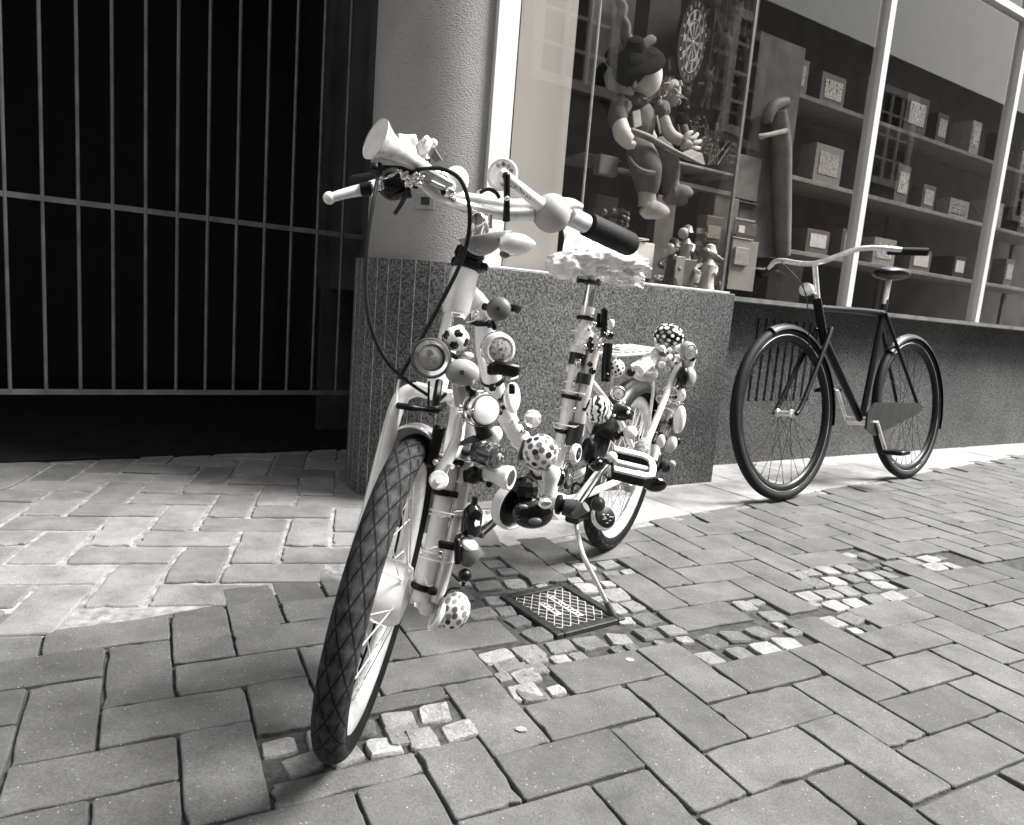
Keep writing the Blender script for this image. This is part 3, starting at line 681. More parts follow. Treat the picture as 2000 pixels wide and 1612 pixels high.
sj = (W(1150, 250, 0.06)-WP) @ WD
m = MB(); m.box(WS((SW+0.1+sj)/2, 0.06, 2.2), WD*((sj-SW-0.1)/2-0.001), WN*0.003, Z*(2.2-PZ-0.01)); m.box(WS((sj+s_b)/2, 0.06, 2.2), WD*((s_b-sj)/2-0.002), WN*0.003, Z*(2.2-PZ-0.01)); m.build('glass_pane', M['glass'], win, smooth=False)
m = MB(); m.box(WS(sj, 0.058, 2.2), WD*0.0022, WN*0.005, Z*(2.2-PZ-0.01)); m.build('joint_bar', M['pale'], win, smooth=False)
m = MB(); m.box(WS(-0.02, 0.15, 2.2), WD*0.003, WN*0.095, Z*(2.2-PZ-0.01)); m.build('side_glass', M['glass'], win, smooth=False)
m = MB(); m.box(WS(-0.022, 0.06, 2.2), WD*0.007, WN*0.006, Z*(2.2-PZ-0.01)); m.build('corner_post', M['mid'], win, smooth=False)
m = MB(); m.box(WS(3.25, RO+0.02, 2.2), WD*3.25, WN*0.003, Z*(2.2-PZ)); m.build('recessed_pane', M['glass2'], win, smooth=False)
m = MB(); m.box(WS(3.25, RO+0.02, z2+0.004), WD*3.25, WN*0.02, Z*0.003); m.build('recessed_sill', M['winframe'], win, smooth=False)
# inside
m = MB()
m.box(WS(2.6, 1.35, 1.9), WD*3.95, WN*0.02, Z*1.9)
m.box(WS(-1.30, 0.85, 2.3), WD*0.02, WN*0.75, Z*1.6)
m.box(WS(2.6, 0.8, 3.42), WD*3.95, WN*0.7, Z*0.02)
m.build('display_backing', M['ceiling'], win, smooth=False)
m = MB(); m.box(WS(2.6, 0.72, PZ-0.012), WD*3.9, WN*0.60, Z*0.01); m.build('display_floor', mat('display_floor_boards', 0.16, 0.6, var=0.3, vs=10), win, smooth=False)
# white side board (left third of the window)
a_, b_ = (W(990, 300, 0.15)-WP) @ WD, (W(1107, 300, 0.12)-WP) @ WD
brd = MB(); brd.box(WS((a_+b_)/2-0.02, 0.14, 2.1), WD*((b_-a_)/2+0.02), WN*0.012, Z*(2.1-PZ-0.01))
tag(brd.build('display_board', M['innerboard'], None, smooth=False), 'tall plain white board standing behind the left edge of the shop window', 'board')
# opposite facade behind the photographer, seen only in the glass
fb = empty('opposite_building', WS(3, -5.5), 'pale rendered house across the street, reflected in the shop window', 'building')
m = MB(); m.box(WS(8.0, -5.8, 2.8), WD*22, WN*0.25, Z*2.8); m.build('wall', M['facade'], fb, smooth=False)
for wc in (2.95, 6.2, -0.6, -3.6, 10.4, 15.8):
    m = MB(); x0, x1, z0_, z1_ = wc-0.62, wc+0.62, 3.45, 5.0
    m.box(WS(wc, -5.52, (z0_+z1_)/2), WD*0.52, WN*0.01, Z*(z1_-z0_)/2*0.93); wo = m.build('window', M['dark'], fb, smooth=False)
    m = MB()
    for sg in (-1, 1): m.box(WS(wc+sg*0.57, -5.50, (z0_+z1_)/2), WD*0.065, WN*0.04, Z*(z1_-z0_)/2)
    m.box(WS(wc, -5.49, z0_-0.02), WD*0.66, WN*0.06, Z*0.06); m.box(WS(wc, -5.50, z1_), WD*0.63, WN*0.04, Z*0.06)
    for x in (-0.17, 0.17): m.box(WS(wc+x, -5.5, (z0_+z1_)/2), WD*0.035, WN*0.025, Z*(z1_-z0_)/2)
    for k in range(1, 4): m.box(WS(wc, -5.5, z0_+(z1_-z0_)*k/4), WD*0.5, WN*0.02, Z*0.02)
    m.build('window_frame', M['white_plastic'], wo, smooth=False)

# ================================================================== THE DECORATED BICYCLE
bike = empty('bicycle', BK(0.55, 0, 0)*V(1, 1, 0), 'white bicycle covered all over with bells, toy balls and horns, parked on its side stand', 'bicycle')
def part(m, name, mt, parent=None, **k): return m.build(name, M[mt] if isinstance(mt, str) else mt, parent if parent is not None else bike, **k)
TOCAM = lambda p: unit(CAM-p)

def wheel(hub, n, Rw, tr, parent, tyre='tyre', rim='alu', spokes=32, tyre_uv=True, rimw=0.013, spk='alu', hubr=0.02, hubw=0.05, drum=None, phase=0.0, whitewall=False):
    m = MB(); m.torus(hub, n, Rw-tr, tr, N=96, M=20); wh = m.build('wheel', M[tyre], parent)
    a, b, c = frame(n); ri = Rw-2*tr
    m = MB(); m.lathe([(ri+0.006, -rimw), (ri-0.001, -rimw-0.001), (ri-0.016, -rimw*0.9), (ri-0.026, -rimw*0.4), (ri-0.028, 0), (ri-0.026, rimw*0.4), (ri-0.016, rimw*0.9), (ri-0.001, rimw+0.001), (ri+0.006, rimw)], hub, n, n=96, cap=False)
    m.build('rim', M[rim], wh)
    m = MB()
    for k in range(spokes):
        t = 2*math.pi*k/spokes+phase; sd_ = 1 if k % 2 else -1; t2 = t+(0.42 if (k//2) % 2 else -0.42)
        p = hub+(ri-0.026)*(math.cos(t)*a+math.sin(t)*b); q = hub+hubr*(math.cos(t2)*a+math.sin(t2)*b)+c*sd_*hubw*0.8
        m.tube([q, p], 0.0011, 6, cap=False); m.tube([p, p+(q-p)*0.06], 0.0019, 6)
    m.build('spokes', M[spk], wh)
    m = MB()
    if drum: m.lathe([(0.001, -hubw), (drum*0.75, -hubw), (drum, -hubw+0.008), (drum, hubw-0.014), (drum*0.86, hubw-0.004), (drum*0.4, hubw), (0.006, hubw+0.002), (0.006, hubw+0.024), (0.001, hubw+0.024)], hub, n, n=40)
    else: m.lathe([(0.001, -hubw), (hubr, -hubw), (hubr*1.05, -hubw+0.006), (hubr*0.6, -hubw+0.012), (hubr*0.6, hubw-0.012), (hubr*1.05, hubw-0.006), (hubr, hubw), (0.001, hubw)], hub, n, n=24)
    m.build('hub', M['white_plastic' if drum else 'alu'], wh)
    return wh
fwheel = wheel(HUB, sn, 0.2486, 0.0235, bike, drum=0.050, hubw=0.044, hubr=0.034, rimw=0.015)
# valve + axle cap
m = MB(); m.tube([HUB-sn*0.040, HUB-sn*0.085], [0.006, 0.006], 12); m.ball(HUB-sn*0.088, 0.010, sn, 14, 8); part(m, 'axle_nut', 'white_plastic', fwheel)
m = MB(); m.tube([HUB+sn*0.048, HUB+sn*0.075], 0.009, 12); m.lathe([(0.012, 0.056), (0.013, 0.06), (0.013, 0.066), (0.008, 0.07)], HUB, sn, 6); part(m, 'axle_nut', 'alu', fwheel)
rwheel = wheel(RH, el, 0.252, 0.0225, bike, drum=0.03, hubw=0.04, hubr=0.03, rimw=0.014)

# fenders
def fender(hub, n, Rw, a0, a1, wd, name, mt, ref, parent=None):
    """arc of curved sheet round a wheel; angles from ref direction (towards other) """
    a = unit(ref); b = np.cross(n, a); rows = []
    K = 36
    for i in range(K+1):
        t = a0+(a1-a0)*i/K; d = math.cos(t)*a+math.sin(t)*b; row = []
        for k in range(9):
            q = -1+2*k/8; row.append(hub+d*(Rw+0.012-0.010*q*q*abs(q)) + n*wd*q)
        rows.append(row)
    m = MB(); m.sheet(rows); return part(m, name, mt, parent, solid=0.0012)
# front mudguard : short arch over the top of the tyre, open towards the viewer
fwd_top = unit(ax*0.97 + 0*fw)
def arc_fender(hub, n, Rw, up, fwdv, t0, t1, wd, mt, name='mudguard'):
    rows = []; K = 30
    for i in range(K+1):
        t = t0+(t1-t0)*i/K; d = math.cos(t)*up+math.sin(t)*fwdv
        rows.append([hub+d*(Rw-0.022+wd*math.cos(R(96)*(-1+k/7))) + n*wd*math.sin(R(96)*(-1+k/7)) for k in range(15)])
    m = MB(); m.sheet(rows); return part(m, name, mt, solid=0.0016)
arc_fender(HUB, sn, 0.2486, ax, fw, R(-75), R(15), 0.038, 'white')
arc_fender(RH, el, 0.252, et, es, R(-112), R(62), 0.032, 'black')

# fork, head tube, stem -------------------------------------------------
CR = ST(0, 0, 0.300)
m = MB()
for sg in (-1, 1):
    m.tube([ST(0.006, sg*0.030, 0.318), ST(0.004, sg*0.052, 0.296), ST(0.008, sg*0.056, 0.22), ST(0.020, sg*0.056, 0.10), HUB+sn*sg*0.056], [0.012, 0.0135, 0.0125, 0.0105, 0.008], 14, smooth=5)
m.box(ST(0.004, 0, 0.318), sn*0.036, fw*0.014, ax*0.012, bev=0.005); part(m, 'fork', 'white')
m = MB(); m.tube([ST(0, 0, 0.325), ST(0, 0, 0.455)], [0.018, 0.018], 24); part(m, 'head_tube', 'white')
m = MB(); m.lathe([(0.0195, 0.452), (0.0235, 0.462), (0.0235, 0.528), (0.021, 0.531)], A0, ax, 32); part(m, 'head_sleeve', 'white_plastic')
m = MB(); m.lathe([(0.022, 0.530), (0.027, 0.533), (0.0275, 0.543), (0.023, 0.546), (0.024, 0.552), (0.026, 0.555), (0.024, 0.565), (0.018, 0.569), (0.014, 0.571)], A0, ax, 12)
m.box(ST(0.022, 0.010, 0.553), fw*0.008, sn*0.010, ax*0.008, bev=0.003); m.box(ST(0.0, 0.026, 0.542), fw*0.009, sn*0.009, ax*0.006, bev=0.003); part(m, 'headset_nut', 'black')
m = MB(); m.tube([ST(0, 0, 0.566), ST(0, 0, 0.640)], 0.0115, 20); m.lathe([(0.0135, 0.576), (0.0135, 0.584)], A0, ax, 20); stem = part(m, 'stem', 'chrome')
m = MB(); m.tube([ST(0, 0, 0.628), ST(0, 0, 0.655)], [0.0165, 0.0155], 20); m.ball(ST(0.002, 0, 0.655), (0.017, 0.017, 0.012), ax, 18, 10); part(m, 'stem_clamp', 'alu', stem)

HB = [D(690, 362, 1.19), D(760, 352, 1.16), D(806, 340, 1.15), D(842, 362, 1.16), D(884, 384, 1.18), D(938, 396, 1.195), D(1000, 404, 1.20), D(1046, 402, 1.21), D(1086, 412, 1.24), D(1142, 436, 1.29)]
m = MB(); m.tube(HB, 0.0125, 18, smooth=5); hbar = part(m, 'handlebar', 'alu')
m = MB(); m.tube([D(820, 350, 1.13), D(850, 378, 1.135), D(890, 397, 1.15), D(940, 412, 1.17), D(990, 420, 1.175), D(1040, 420, 1.19)], 0.0095, 14, smooth=4); part(m, 'lower_bar', 'alu', hbar)
m = MB(); g0, g1 = D(1146, 438, 1.295), D(1233, 479, 1.375); ga_ = unit(g1-g0); L_ = np.linalg.norm(g1-g0)
m.lathe([(0.017, 0), (0.0215, 0.003), (0.0222, L_*0.5), (0.0222, L_-0.006), (0.019, L_+0.001), (0.001, L_+0.003)], g0, ga_, 32); part(m, 'grip', 'rubber')
m = MB(); g0, g1 = D(744, 354, 1.16), D(690, 362, 1.185); ga_ = unit(g1-g0); L_ = np.linalg.norm(g1-g0)
m.lathe([(0.014, 0), (0.0155, 0.002), (0.0155, L_-0.004), (0.013, L_), (0.001, L_+0.001)], g0, ga_, 24); part(m, 'grip', 'rubber')
m = MB(); m.tube([D(762, 356, 1.13), D(735, 362, 1.12), D(712, 370, 1.11), D(680, 377, 1.10), D(648, 386, 1.09)], [0.006, 0.009, 0.0095, 0.008, 0.007], 14, smooth=4); m.ball(D(643, 387, 1.09), 0.0095, None, 16, 10)
part(m, 'brake_lever', 'white_plastic')
m = MB(); m.tube([D(728, 368, 1.105), D(706, 371, 1.105)], 0.0105, 14); m.tube([D(768, 352, 1.13), D(738, 366, 1.12)], [0.014, 0.008], 14); part(m, 'lever_clamp', 'black')

# ---- ornament helpers
def clamp_to(parent, p, q, r=0.004, mt='black'):
    m = MB(); m.tube([p, q], r, 10); m.lathe([(r*1.9, -r), (r*2.1, 0), (r*1.9, r)], p, unit(q-p), 14); return part(m, 'bracket', mt, parent)
def bell(p, face, r, mt, depth=0.62, hub_mt='mid', base='chrome', name='bell', label=None, to=None, sc=(1, 1), rim=True, ring=None):
    """domed bicycle bell, dome pointing along face"""
    f = unit(face); m = MB()
    prof = [(r*1.0, -r*0.12), (r*1.03, -r*0.02), (r*1.0, r*0.06)]+[(r*math.cos(t), r*0.06+r*depth*math.sin(t)) for t in np.linspace(0.12, math.pi/2*0.93, 8)]
    prof.append((0.0001, r*0.06+r*depth)); m.lathe(prof, p, f, 32, sc=sc); o = part(m, name, mt, label=label)
    m = MB(); m.lathe([(0.001, -r*0.55), (r*0.55, -r*0.5), (r*0.86, -r*0.3), (r*0.93, -r*0.12), (r*0.93, -r*0.02)], p, f, 28, sc=sc); part(m, 'base', base, o)
    if hub_mt:
        m = MB(); top_ = r*0.06+r*depth; m.lathe([(r*0.17, top_-r*0.03), (r*0.17, top_+r*0.04), (r*0.10, top_+r*0.07), (0.0001, top_+r*0.07)], p, f, 14); part(m, 'screw_cap', hub_mt, o)
    if ring:
        m = MB(); m.lathe([(r*0.66, r*0.06+r*depth*0.72), (r*0.60, r*0.06+r*depth*0.86), (r*0.54, r*0.06+r*depth*0.82)], p, f, 28); part(m, 'ring', ring, o)
    if to is not None: clamp_to(o, p-f*r*0.45, to, 0.0042)
    # thumb lever
    a, b_, c = frame(f); m = MB(); m.tube([p+a*r*0.8-f*r*0.2, p+a*r*1.35-f*r*0.25, p+a*r*1.5-f*r*0.05], [r*0.11, r*0.10, r*0.14], 8, smooth=3); part(m, 'striker', 'black', o)
    return o
def cap_dots(mb, o, r, axis, n, ang, mis, hint=None, zmin=-1.1, seedv=0, lift=0.0003, jit=0.12):
    a, b, c = frame(axis if axis is not None else Z, hint); ra, rb, rc = (r, r, r) if not hasattr(r, '__len__') else r; rr = random.Random(seedv)
    for i in range(n):
        z = 1-2*(i+0.5)/n
        if z < zmin: continue
        t = i*2.39996+rr.uniform(-jit, jit); q = V(math.sqrt(1-z*z)*math.cos(t), math.sqrt(1-z*z)*math.sin(t), z); e1, e2, _ = frame(q); vs = [q]; N = 14; g = ang*rr.uniform(0.85, 1.12)
        for ring in (0.55, 1.0): vs += [unit(q*math.cos(g*ring)+math.sin(g*ring)*(math.cos(2*math.pi*k/N)*e1+math.sin(2*math.pi*k/N)*e2)) for k in range(N)]
        P = [o+(ra+lift)*v[0]*a+(rb+lift)*v[1]*b+(rc+lift)*v[2]*c for v in vs]
        mb.add(P, [(0, 1+k, 1+(k+1) % N) for k in range(N)]+[(1+k, 1+N+k, 1+N+(k+1) % N, 1+(k+1) % N) for k in range(N)], rr.choice(mis))
def dotball(p, r, n, ang, base, dmats, name, label, to=None, axis=None, seedv=1, zmin=-1.1, lift=0.0003):
    m = MB(); m.ball(p, r, axis, 36, 22); cap_dots(m, p, r, axis, n, ang, list(range(1, len(dmats)+1)), zmin=zmin, seedv=seedv, lift=lift)
    o = m.build(name, [M[base]]+[M[q] for q in dmats], bike, label=label)
    if to is not None: clamp_to(o, p+(to-p)*0.5, to, 0.0035)
    return o
def drumbell(p, face, r, h, mt, top='pale', name='bell', label=None, to=None, ring=None):
    """flat, pot-shaped bell with a rounded shoulder"""
    f = unit(face); m = MB()
    m.lathe([(0.001, 0), (r*0.86, 0), (r*0.92, h*0.06), (r, h*0.3), (r, h*0.72), (r*0.94, h*0.9), (r*0.80, h), (r*0.72, h*0.985), (r*0.70, h*0.95), (0.001, h*0.95)], p, f, 36); o = part(m, name, mt, label=label)
    m = MB(); m.lathe([(r*0.68, h*0.951), (r*0.62, h*0.985), (0.001, h*1.0)], p, f, 32); part(m, 'face', top, o)
    m = MB(); m.torus(p+f*h*0.30, f, r*1.0, r*0.05, 40, 8); part(m, 'rim_band', 'chrome', o)
    m = MB(); m.lathe([(r*0.16, h*0.99), (r*0.15, h*1.03), (r*0.06, h*1.06), (0.0001, h*1.06)], p, f, 16); part(m, 'screw_cap', 'chrome', o)
    if to is not None: clamp_to(o, p, to, 0.0045)
    return o
def ballorn(p, r, mt, name='toy_ball', label=None, to=None, axis=None, wob=0.0, nu=28, nv=16):
    m = MB(); m.ball(p, r, axis, nu, nv, wob=wob); o = part(m, name, mt, label=label)
    if to is not None:
        clamp_to(o, p+(to-p)*0.5, to, 0.0035)
    return o
def ziptie(c, ax_, r, parent=None, tail=True, wv=0.0014):
    m = MB(); m.torus(c, ax_, r, wv, N=24, M=6); a, b_, n_ = frame(ax_); d = unit(a*random.uniform(-1, 1)+b_*random.uniform(-1, 1)+TOCAM(c)*0.8); d = unit(d-(d@n_)*n_)
    m.box(c+d*(r+0.001), unit(np.cross(n_, d))*0.003, n_*0.0025, d*0.002, bev=0.0006)
    if tail: m.tube([c+d*(r+0.001), c+d*(r+0.016)+n_*random.uniform(-0.004, 0.006)], 0.0009, 6)
    return part(m, 'cable_tie', 'zip', parent)

# frame --------------------------------------------------------------------
DT = [ST(-0.012, 0, 0.50), BP(942, 610), BP(950, 690), BP(972, 775), BP(1010, 850), BP(1050, 905), BP(1072, 960)]
m = MB(); m.tube(DT, [0.019, 0.0195, 0.0195, 0.0195, 0.019, 0.019, 0.018], 20, smooth=6); frm = part(m, 'frame', 'white')
BB = BP(1072, 975)
m = MB(); m.tube([BB-el*0.036, BB+el*0.036], 0.021, 24)
ST_TOP = BP(1133, 680); m.tube([BB, BP(1100, 850), ST_TOP], 0.0155, 20)
for sg in (-1, 1):
    m.tube([BB-es*0.01+el*sg*0.02, BB-es*0.10+el*sg*0.045, RH+el*sg*0.058], [0.0105, 0.010, 0.008], 12, smooth=4)
    m.tube([BK(0.44, 0.56, sg*0.018), BK(0.22, 0.42, sg*0.05), RH+el*sg*0.058], [0.008, 0.008, 0.007], 12, smooth=4)
part(m, 'frame_tubes', 'white', frm)
# clear sheath + second tube that run down the fork, and along the head of the down tube
def sheath(pts, r, mt='white', smooth=3): m = MB(); m.tube(pts, r, 20, smooth=smooth); return part(m, 'ornament_tube', mt)
f1 = [D(899, 800, 1.10), D(880, 900, 1.07), D(860, 1010, 1.045), D(838, 1105, 1.03), D(820, 1172, 1.02)]
sheath(f1, 0.0148, 'white_plastic')
sheath([q+V(0.0255, -0.002, 0.0) for q in f1[1:]], 0.0098, 'cream')
m = MB(); m.tube([q+V(0.0255, -0.002, 0.0) for q in f1[1:]], 0.0115, 20, cap=False); part(m, 'clear_sleeve', 'film')
f0 = [D(902, 760, 1.12), D(915, 830, 1.10), D(905, 900, 1.09), D(893, 960, 1.07)]
sheath(f0, 0.016, 'pale')
for q in (1, 2, 3): ziptie(f1[q]+V(0.010, 0, 0.004*q), unit(f1[1]-f1[3]), 0.0262)
# lower black rear of the fork blade
# seat post, second tubes at the seat tube
SP0, SP1 = ST_TOP, BP(1158, 548)
m = MB(); m.tube([BP(1128, 700), SP1], 0.0128, 24); part(m, 'seat_post', 'chrome')
def STB(x, y, l): return BP(x, y, l)
sheath([BP(1149, 600, 0.0), BP(1120, 745, 0.0), BP(1094, 880, 0)], 0.0165, 'white_plastic')
sheath([BP(1134, 690, -0.035), BP(1090, 905, -0.035)], 0.0050, 'chrome')
sheath([BP(1166, 650, 0.030), BP(1136, 800, 0.030), BP(1128, 850, 0.03)], 0.0145, 'cream')
m = MB(); m.tube([BP(1168, 640, 0.030), BP(1126, 860, 0.03)], 0.0168, 20, cap=False); part(m, 'clear_sleeve', 'film')
for (x, y, l, r, h) in ((1128, 697, 0, 0.0185, 16), (1140, 740, 0.03, 0.0165, 10), (1122, 848, 0.03, 0.019, 22), (1144, 655, 0.03, 0.0172, 8)):
    m = MB(); m.tube([BP(x+h*0.2, y-h, l), BP(x-h*0.2, y+h, l)], r, 20); part(m, 'tape_band', 'dark' if h != 8 else 'white_plastic')
m = MB(); m.tube([BP(1130, 676, 0), BP(1127, 690, 0)], 0.0205, 20); part(m, 'seat_clamp', 'white_plastic')
sax = unit(BP(1149, 600)-BP(1094, 880))
for (x, y, r) in ((1141, 650, 0.024), (1119, 766, 0.028), (1105, 830, 0.026)): ziptie(BP(x, y, 0.012), sax, r)

# saddle wrapped in clear plastic --------------------------------------------
sc0 = BP(1172, 516); sdir = -es
def saddle_rows(grow=0.0, wob=0.0, skirt=0.035):
    rows = []; N = 26; K = 21
    for i in range(N+1):
        u = i/N                                    # nose (front) -> tail
        wd = (0.026+0.044*max(0, (u-0.28)/0.72)**1.0*(1-0.22*max(0, (u-0.82)/0.18)**2))*(1 if u > 0.05 else (0.4+12*u)) + grow
        zc = 0.012*math.cos(u*math.pi*1.1)+0.004+(0.020*max(0, u-0.6)/0.4)
        row = []
        for k in range(K):
            q = -1+2*k/(K-1); a_ = abs(q)
            y = math.copysign(min(a_/0.72, 1.0)**0.95, q)*wd
            z = zc - 0.010*(min(a_/0.72, 1))**3 - (max(0, a_-0.72)/0.28)*skirt
            p = sc0 + sdir*(u-0.35)*0.235 + el*y + et*z
            if wob:
                nz = noise.noise(Vector(p*22)); nz2 = noise.noise(Vector(p*55)); amt = wob*(0.35+2.2*max(0, a_-0.6))
                p = p + et*(nz*0.5+nz2*0.35)*amt + el*math.copysign(1, q)*(nz2+abs(nz)*1.2)*amt*(1.6 if a_ > 0.7 else 0.2)
            row.append(p)
        rows.append(row)
    return rows
m = MB(); m.sheet(saddle_rows(0)); sad = part(m, 'saddle', 'cream', solid=0.006)
def bagball(m, o, r, f1, f2, a1, a2):
    base = MB(); base.ball(o, r, Z, 90, 50)
    vs = []
    for q in base.v:
        q = np.array(q); d = q-o; k = 1+a1*(0.5-abs(noise.noise(Vector(q*f1)))*2)+a2*(0.5-abs(noise.noise(Vector(q*f2+7)))*2); vs.append(o+d*k)
    m.add(vs, base.f)
m = MB(); bagball(m, D(1170, 512, 1.60), (0.078, 0.10, 0.030), 20, 52, 0.22, 0.12); bagball(m, D(1126, 522, 1.56), (0.036, 0.06, 0.028), 30, 66, 0.3, 0.16); bagball(m, D(1212, 526, 1.60), (0.042, 0.06, 0.030), 30, 66, 0.3, 0.16)
part(m, 'plastic_bag', mat('crinkled_bag', 0.72, 0.10, coat=1.0, var=0.25, vs=24, bump=1.0, bs=45), sad)
# film corners that stand up and hang down
plast = M['film']; wrap = mat('crumpled_film_white', 0.85, 0.15, coat=0.8, bump=0.7, bs=40)
def crumple(corners, amp, name='plastic_cover', parent=None, mt=None, N=10, label=None):
    a, b_, c, d = corners; rows = []
    for i in range(N+1):
        u = i/N; row = []
        for k in range(N+1):
            v = k/N; p = (a*(1-u)+b_*u)*(1-v)+(d*(1-u)+c*u)*v; nn = TOCAM(p)
            p = p+nn*amp*(noise.noise(Vector(p*30))+0.6*noise.noise(Vector(p*70)))*1.4 + V(noise.noise(Vector(p*40)), 0, noise.noise(Vector(p*43+3)))*amp*0.8; row.append(p)
        rows.append(row)
    m = MB(); m.sheet(rows); return part(m, name, mt or wrap, parent, solid=0.0007, label=label)
crumple([D(1095, 500, 1.62), D(1160, 500, 1.66), D(1150, 440, 1.70), D(1108, 432, 1.66)], 0.012, parent=sad)
crumple([D(1150, 500, 1.68), D(1255, 520, 1.70), D(1225, 468, 1.78), D(1160, 462, 1.75)], 0.014, parent=sad)
crumple([D(1236, 520, 1.66), D(1262, 518, 1.68), D(1256, 568, 1.66), D(1236, 558, 1.64)], 0.008, parent=sad)
m = MB(); m.tube([D(1128, 546, 1.52), D(1150, 549, 1.53), D(1170, 556, 1.56)], [0.007, 0.006, 0.004], 10, smooth=3); part(m, 'strap', 'black', sad)
m = MB(); m.tube([SP1-sax*0.012, SP1+sax*0.022], 0.017, 18); part(m, 'saddle_clamp', 'black', sad)
for sg in (-1, 1):
    m = MB(); m.tube([sc0+sdir*-0.07+el*sg*0.012+et*-0.012, sc0+el*sg*0.022+et*-0.033, sc0+sdir*0.07+el*sg*0.022+et*-0.033, sc0+sdir*0.125+el*sg*0.03+et*-0.01], 0.0035, 8, smooth=3); part(m, 'rail', 'chrome', sad)

# crank, pedals, chainring -----------------------------------------------------
CP = BP(1235, 918, 0.14); CA = BP(1186, 902, 0.085)
m = MB(); m.tube([BB+el*0.062, CA], [0.0105, 0.009], 12); m.tube([BB+el*0.03, BB+el*0.068], 0.014, 16); m.ball(CA, 0.013, el, 12, 8); part(m, 'crank', 'alu')
rr = random.Random(3)
for k in range(9):
    o1 = el*rr.uniform(-0.004, 0.014)+et*rr.uniform(-0.012, 0.014); o2 = el*rr.uniform(0.0, 0.012)+et*rr.uniform(-0.008, 0.012); m = MB()
    m.tube([BB+el*0.066+o1+(CA-BB)*0.02, (BB+el*0.066+CA)/2+(o1+o2)/1.6+et*rr.uniform(-0.004, 0.012), CA+o2], 0.0017, 7, smooth=4); part(m, 'cable_tie_strand', 'zip' if k % 2 else 'black')
# platform pedal : U-shaped plastic cage
def pedal(c, X, Y, N_, name='pedal'):
    """X outwards (axle), Y fore-aft, N_ normal"""
    m = MB(); hx_, hy_ = 0.042, 0.034
    pts = [c-X*hx_-Y*hy_, c+X*hx_*0.55-Y*hy_, c+X*hx_*0.92-Y*hy_*0.75, c+X*hx_-Y*hy_*0.2, c+X*hx_+Y*hy_*0.2, c+X*hx_*0.92+Y*hy_*0.75, c+X*hx_*0.55+Y*hy_, c-X*hx_+Y*hy_]
    W_ = 0.0065; Hh = 0.012
    def loop(r): return [p for p in pts]
    # rectangular section swept round the U
    vs = []; n = len(pts)
    for i, p in enumerate(pts):
        t = unit(pts[min(i+1, n-1)]-pts[max(i-1, 0)]); s_ = unit(np.cross(t, N_))
        vs += [p+s_*W_+N_*Hh, p-s_*W_+N_*Hh, p-s_*W_-N_*Hh, p+s_*W_-N_*Hh]
    fs = [(4*i+k, 4*i+(k+1) % 4, 4*i+4+(k+1) % 4, 4*i+4+k) for i in range(n-1) for k in range(4)]+[(0, 1, 2, 3), tuple(4*(n-1)+k for k in (3, 2, 1, 0))]
    m.add(vs, fs); o = part(m, name, 'black', smooth=False)
    m = MB(); vs2 = []
    for i, p in enumerate(pts):
        t = unit(pts[min(i+1, n-1)]-pts[max(i-1, 0)]); s_ = unit(np.cross(t, N_)); vs2 += [p+s_*(W_+0.0006)+N_*(Hh+0.003), p-s_*(W_+0.0006)+N_*(Hh+0.003), p-s_*(W_+0.0006)+N_*(Hh-0.003), p+s_*(W_+0.0006)+N_*(Hh-0.003)]
    m.add(vs2, fs); m.box(c+N_*0.004, X*hx_*0.98, Y*0.006, N_*0.005, bev=0.002); part(m, 'tread', 'cream', o, smooth=False)
    m = MB(); m.tube([c-X*hx_*1.5, c+X*hx_*0.3], 0.006, 12); m.box(c-X*(hx_-0.003), X*0.004, Y*hy_, N_*0.009); part(m, 'axle', 'dark', o)
    return o
pX = unit(D(1262, 912, 1.42)-D(1206, 898, 1.44)); pY = unit(D(1245, 945, 1.40)-D(1255, 890, 1.50)); pY = unit(pY-(pY@pX)*pX); pN = np.cross(pX, pY); pN = pN if pN[2] > 0 else -pN
pX = unit(D(1268, 915, 1.47)-D(1205, 900, 1.47)); pN = unit(V(-0.05, -0.45, 0.9)); pN = unit(pN-(pN@pX)*pX); pY = np.cross(pN, pX)
pedal(D(1234, 913, 1.47), pX, pY, pN)
m = MB(); q0 = BB-el*0.062; q1 = BP(938, 1045, -0.062)
m.tube([q0, q1], [0.011, 0.008], 12); m.tube([q1+V(0, 0.0, 0.003), q0], 0.003, 8); part(m, 'crank', 'black')
pedal(q1-el*0.055, -el, es, et)
m = MB(); cr = BP(1002, 992, 0)*0+BB-el*0.045
m.lathe([(0.060, -0.003), (0.064, -0.003), (0.064, 0.003), (0.060, 0.003)], cr, el, 48); m.lathe([(0.001, -0.0015), (0.061, -0.0015), (0.061, 0.0015), (0.001, 0.0015)], cr, el, 48); part(m, 'chainring', 'dark')
# chain and guard run back to the rear hub
m = MB()
for sg in (-1, 1): m.tube([cr+et*sg*0.060, RH-el*0.045+et*sg*0.030], 0.003, 8)
part(m, 'chain', 'dark')
# side stand
m = MB(); k0 = BP(1122, 1012, 0.03); k1 = G(1196, 1203)+Z*0.004
m.tube([k0, BP(1128, 1040, 0.05), BP(1134, 1075, 0.08)*0+D(1139, 1085, 1.50)*1.0, (D(1139, 1085, 1.50)+k1)/2, k1+unit(D(1139, 1085, 1.5)-k1)*0.03], [0.006, 0.006, 0.0055, 0.0055, 0.0055], 12, smooth=3)
ks = part(m, 'side_stand', 'alu')
m = MB(); dkk = unit(D(1139, 1085, 1.5)-k1); m.tube([k1, k1+dkk*0.045], [0.010, 0.0072], 12); part(m, 'rubber_foot', 'mid', ks)
m = MB(); m.box(k0+et*0.004, es*0.02, el*0.018, et*0.014, bev=0.004); part(m, 'stand_bracket', 'dark', ks)

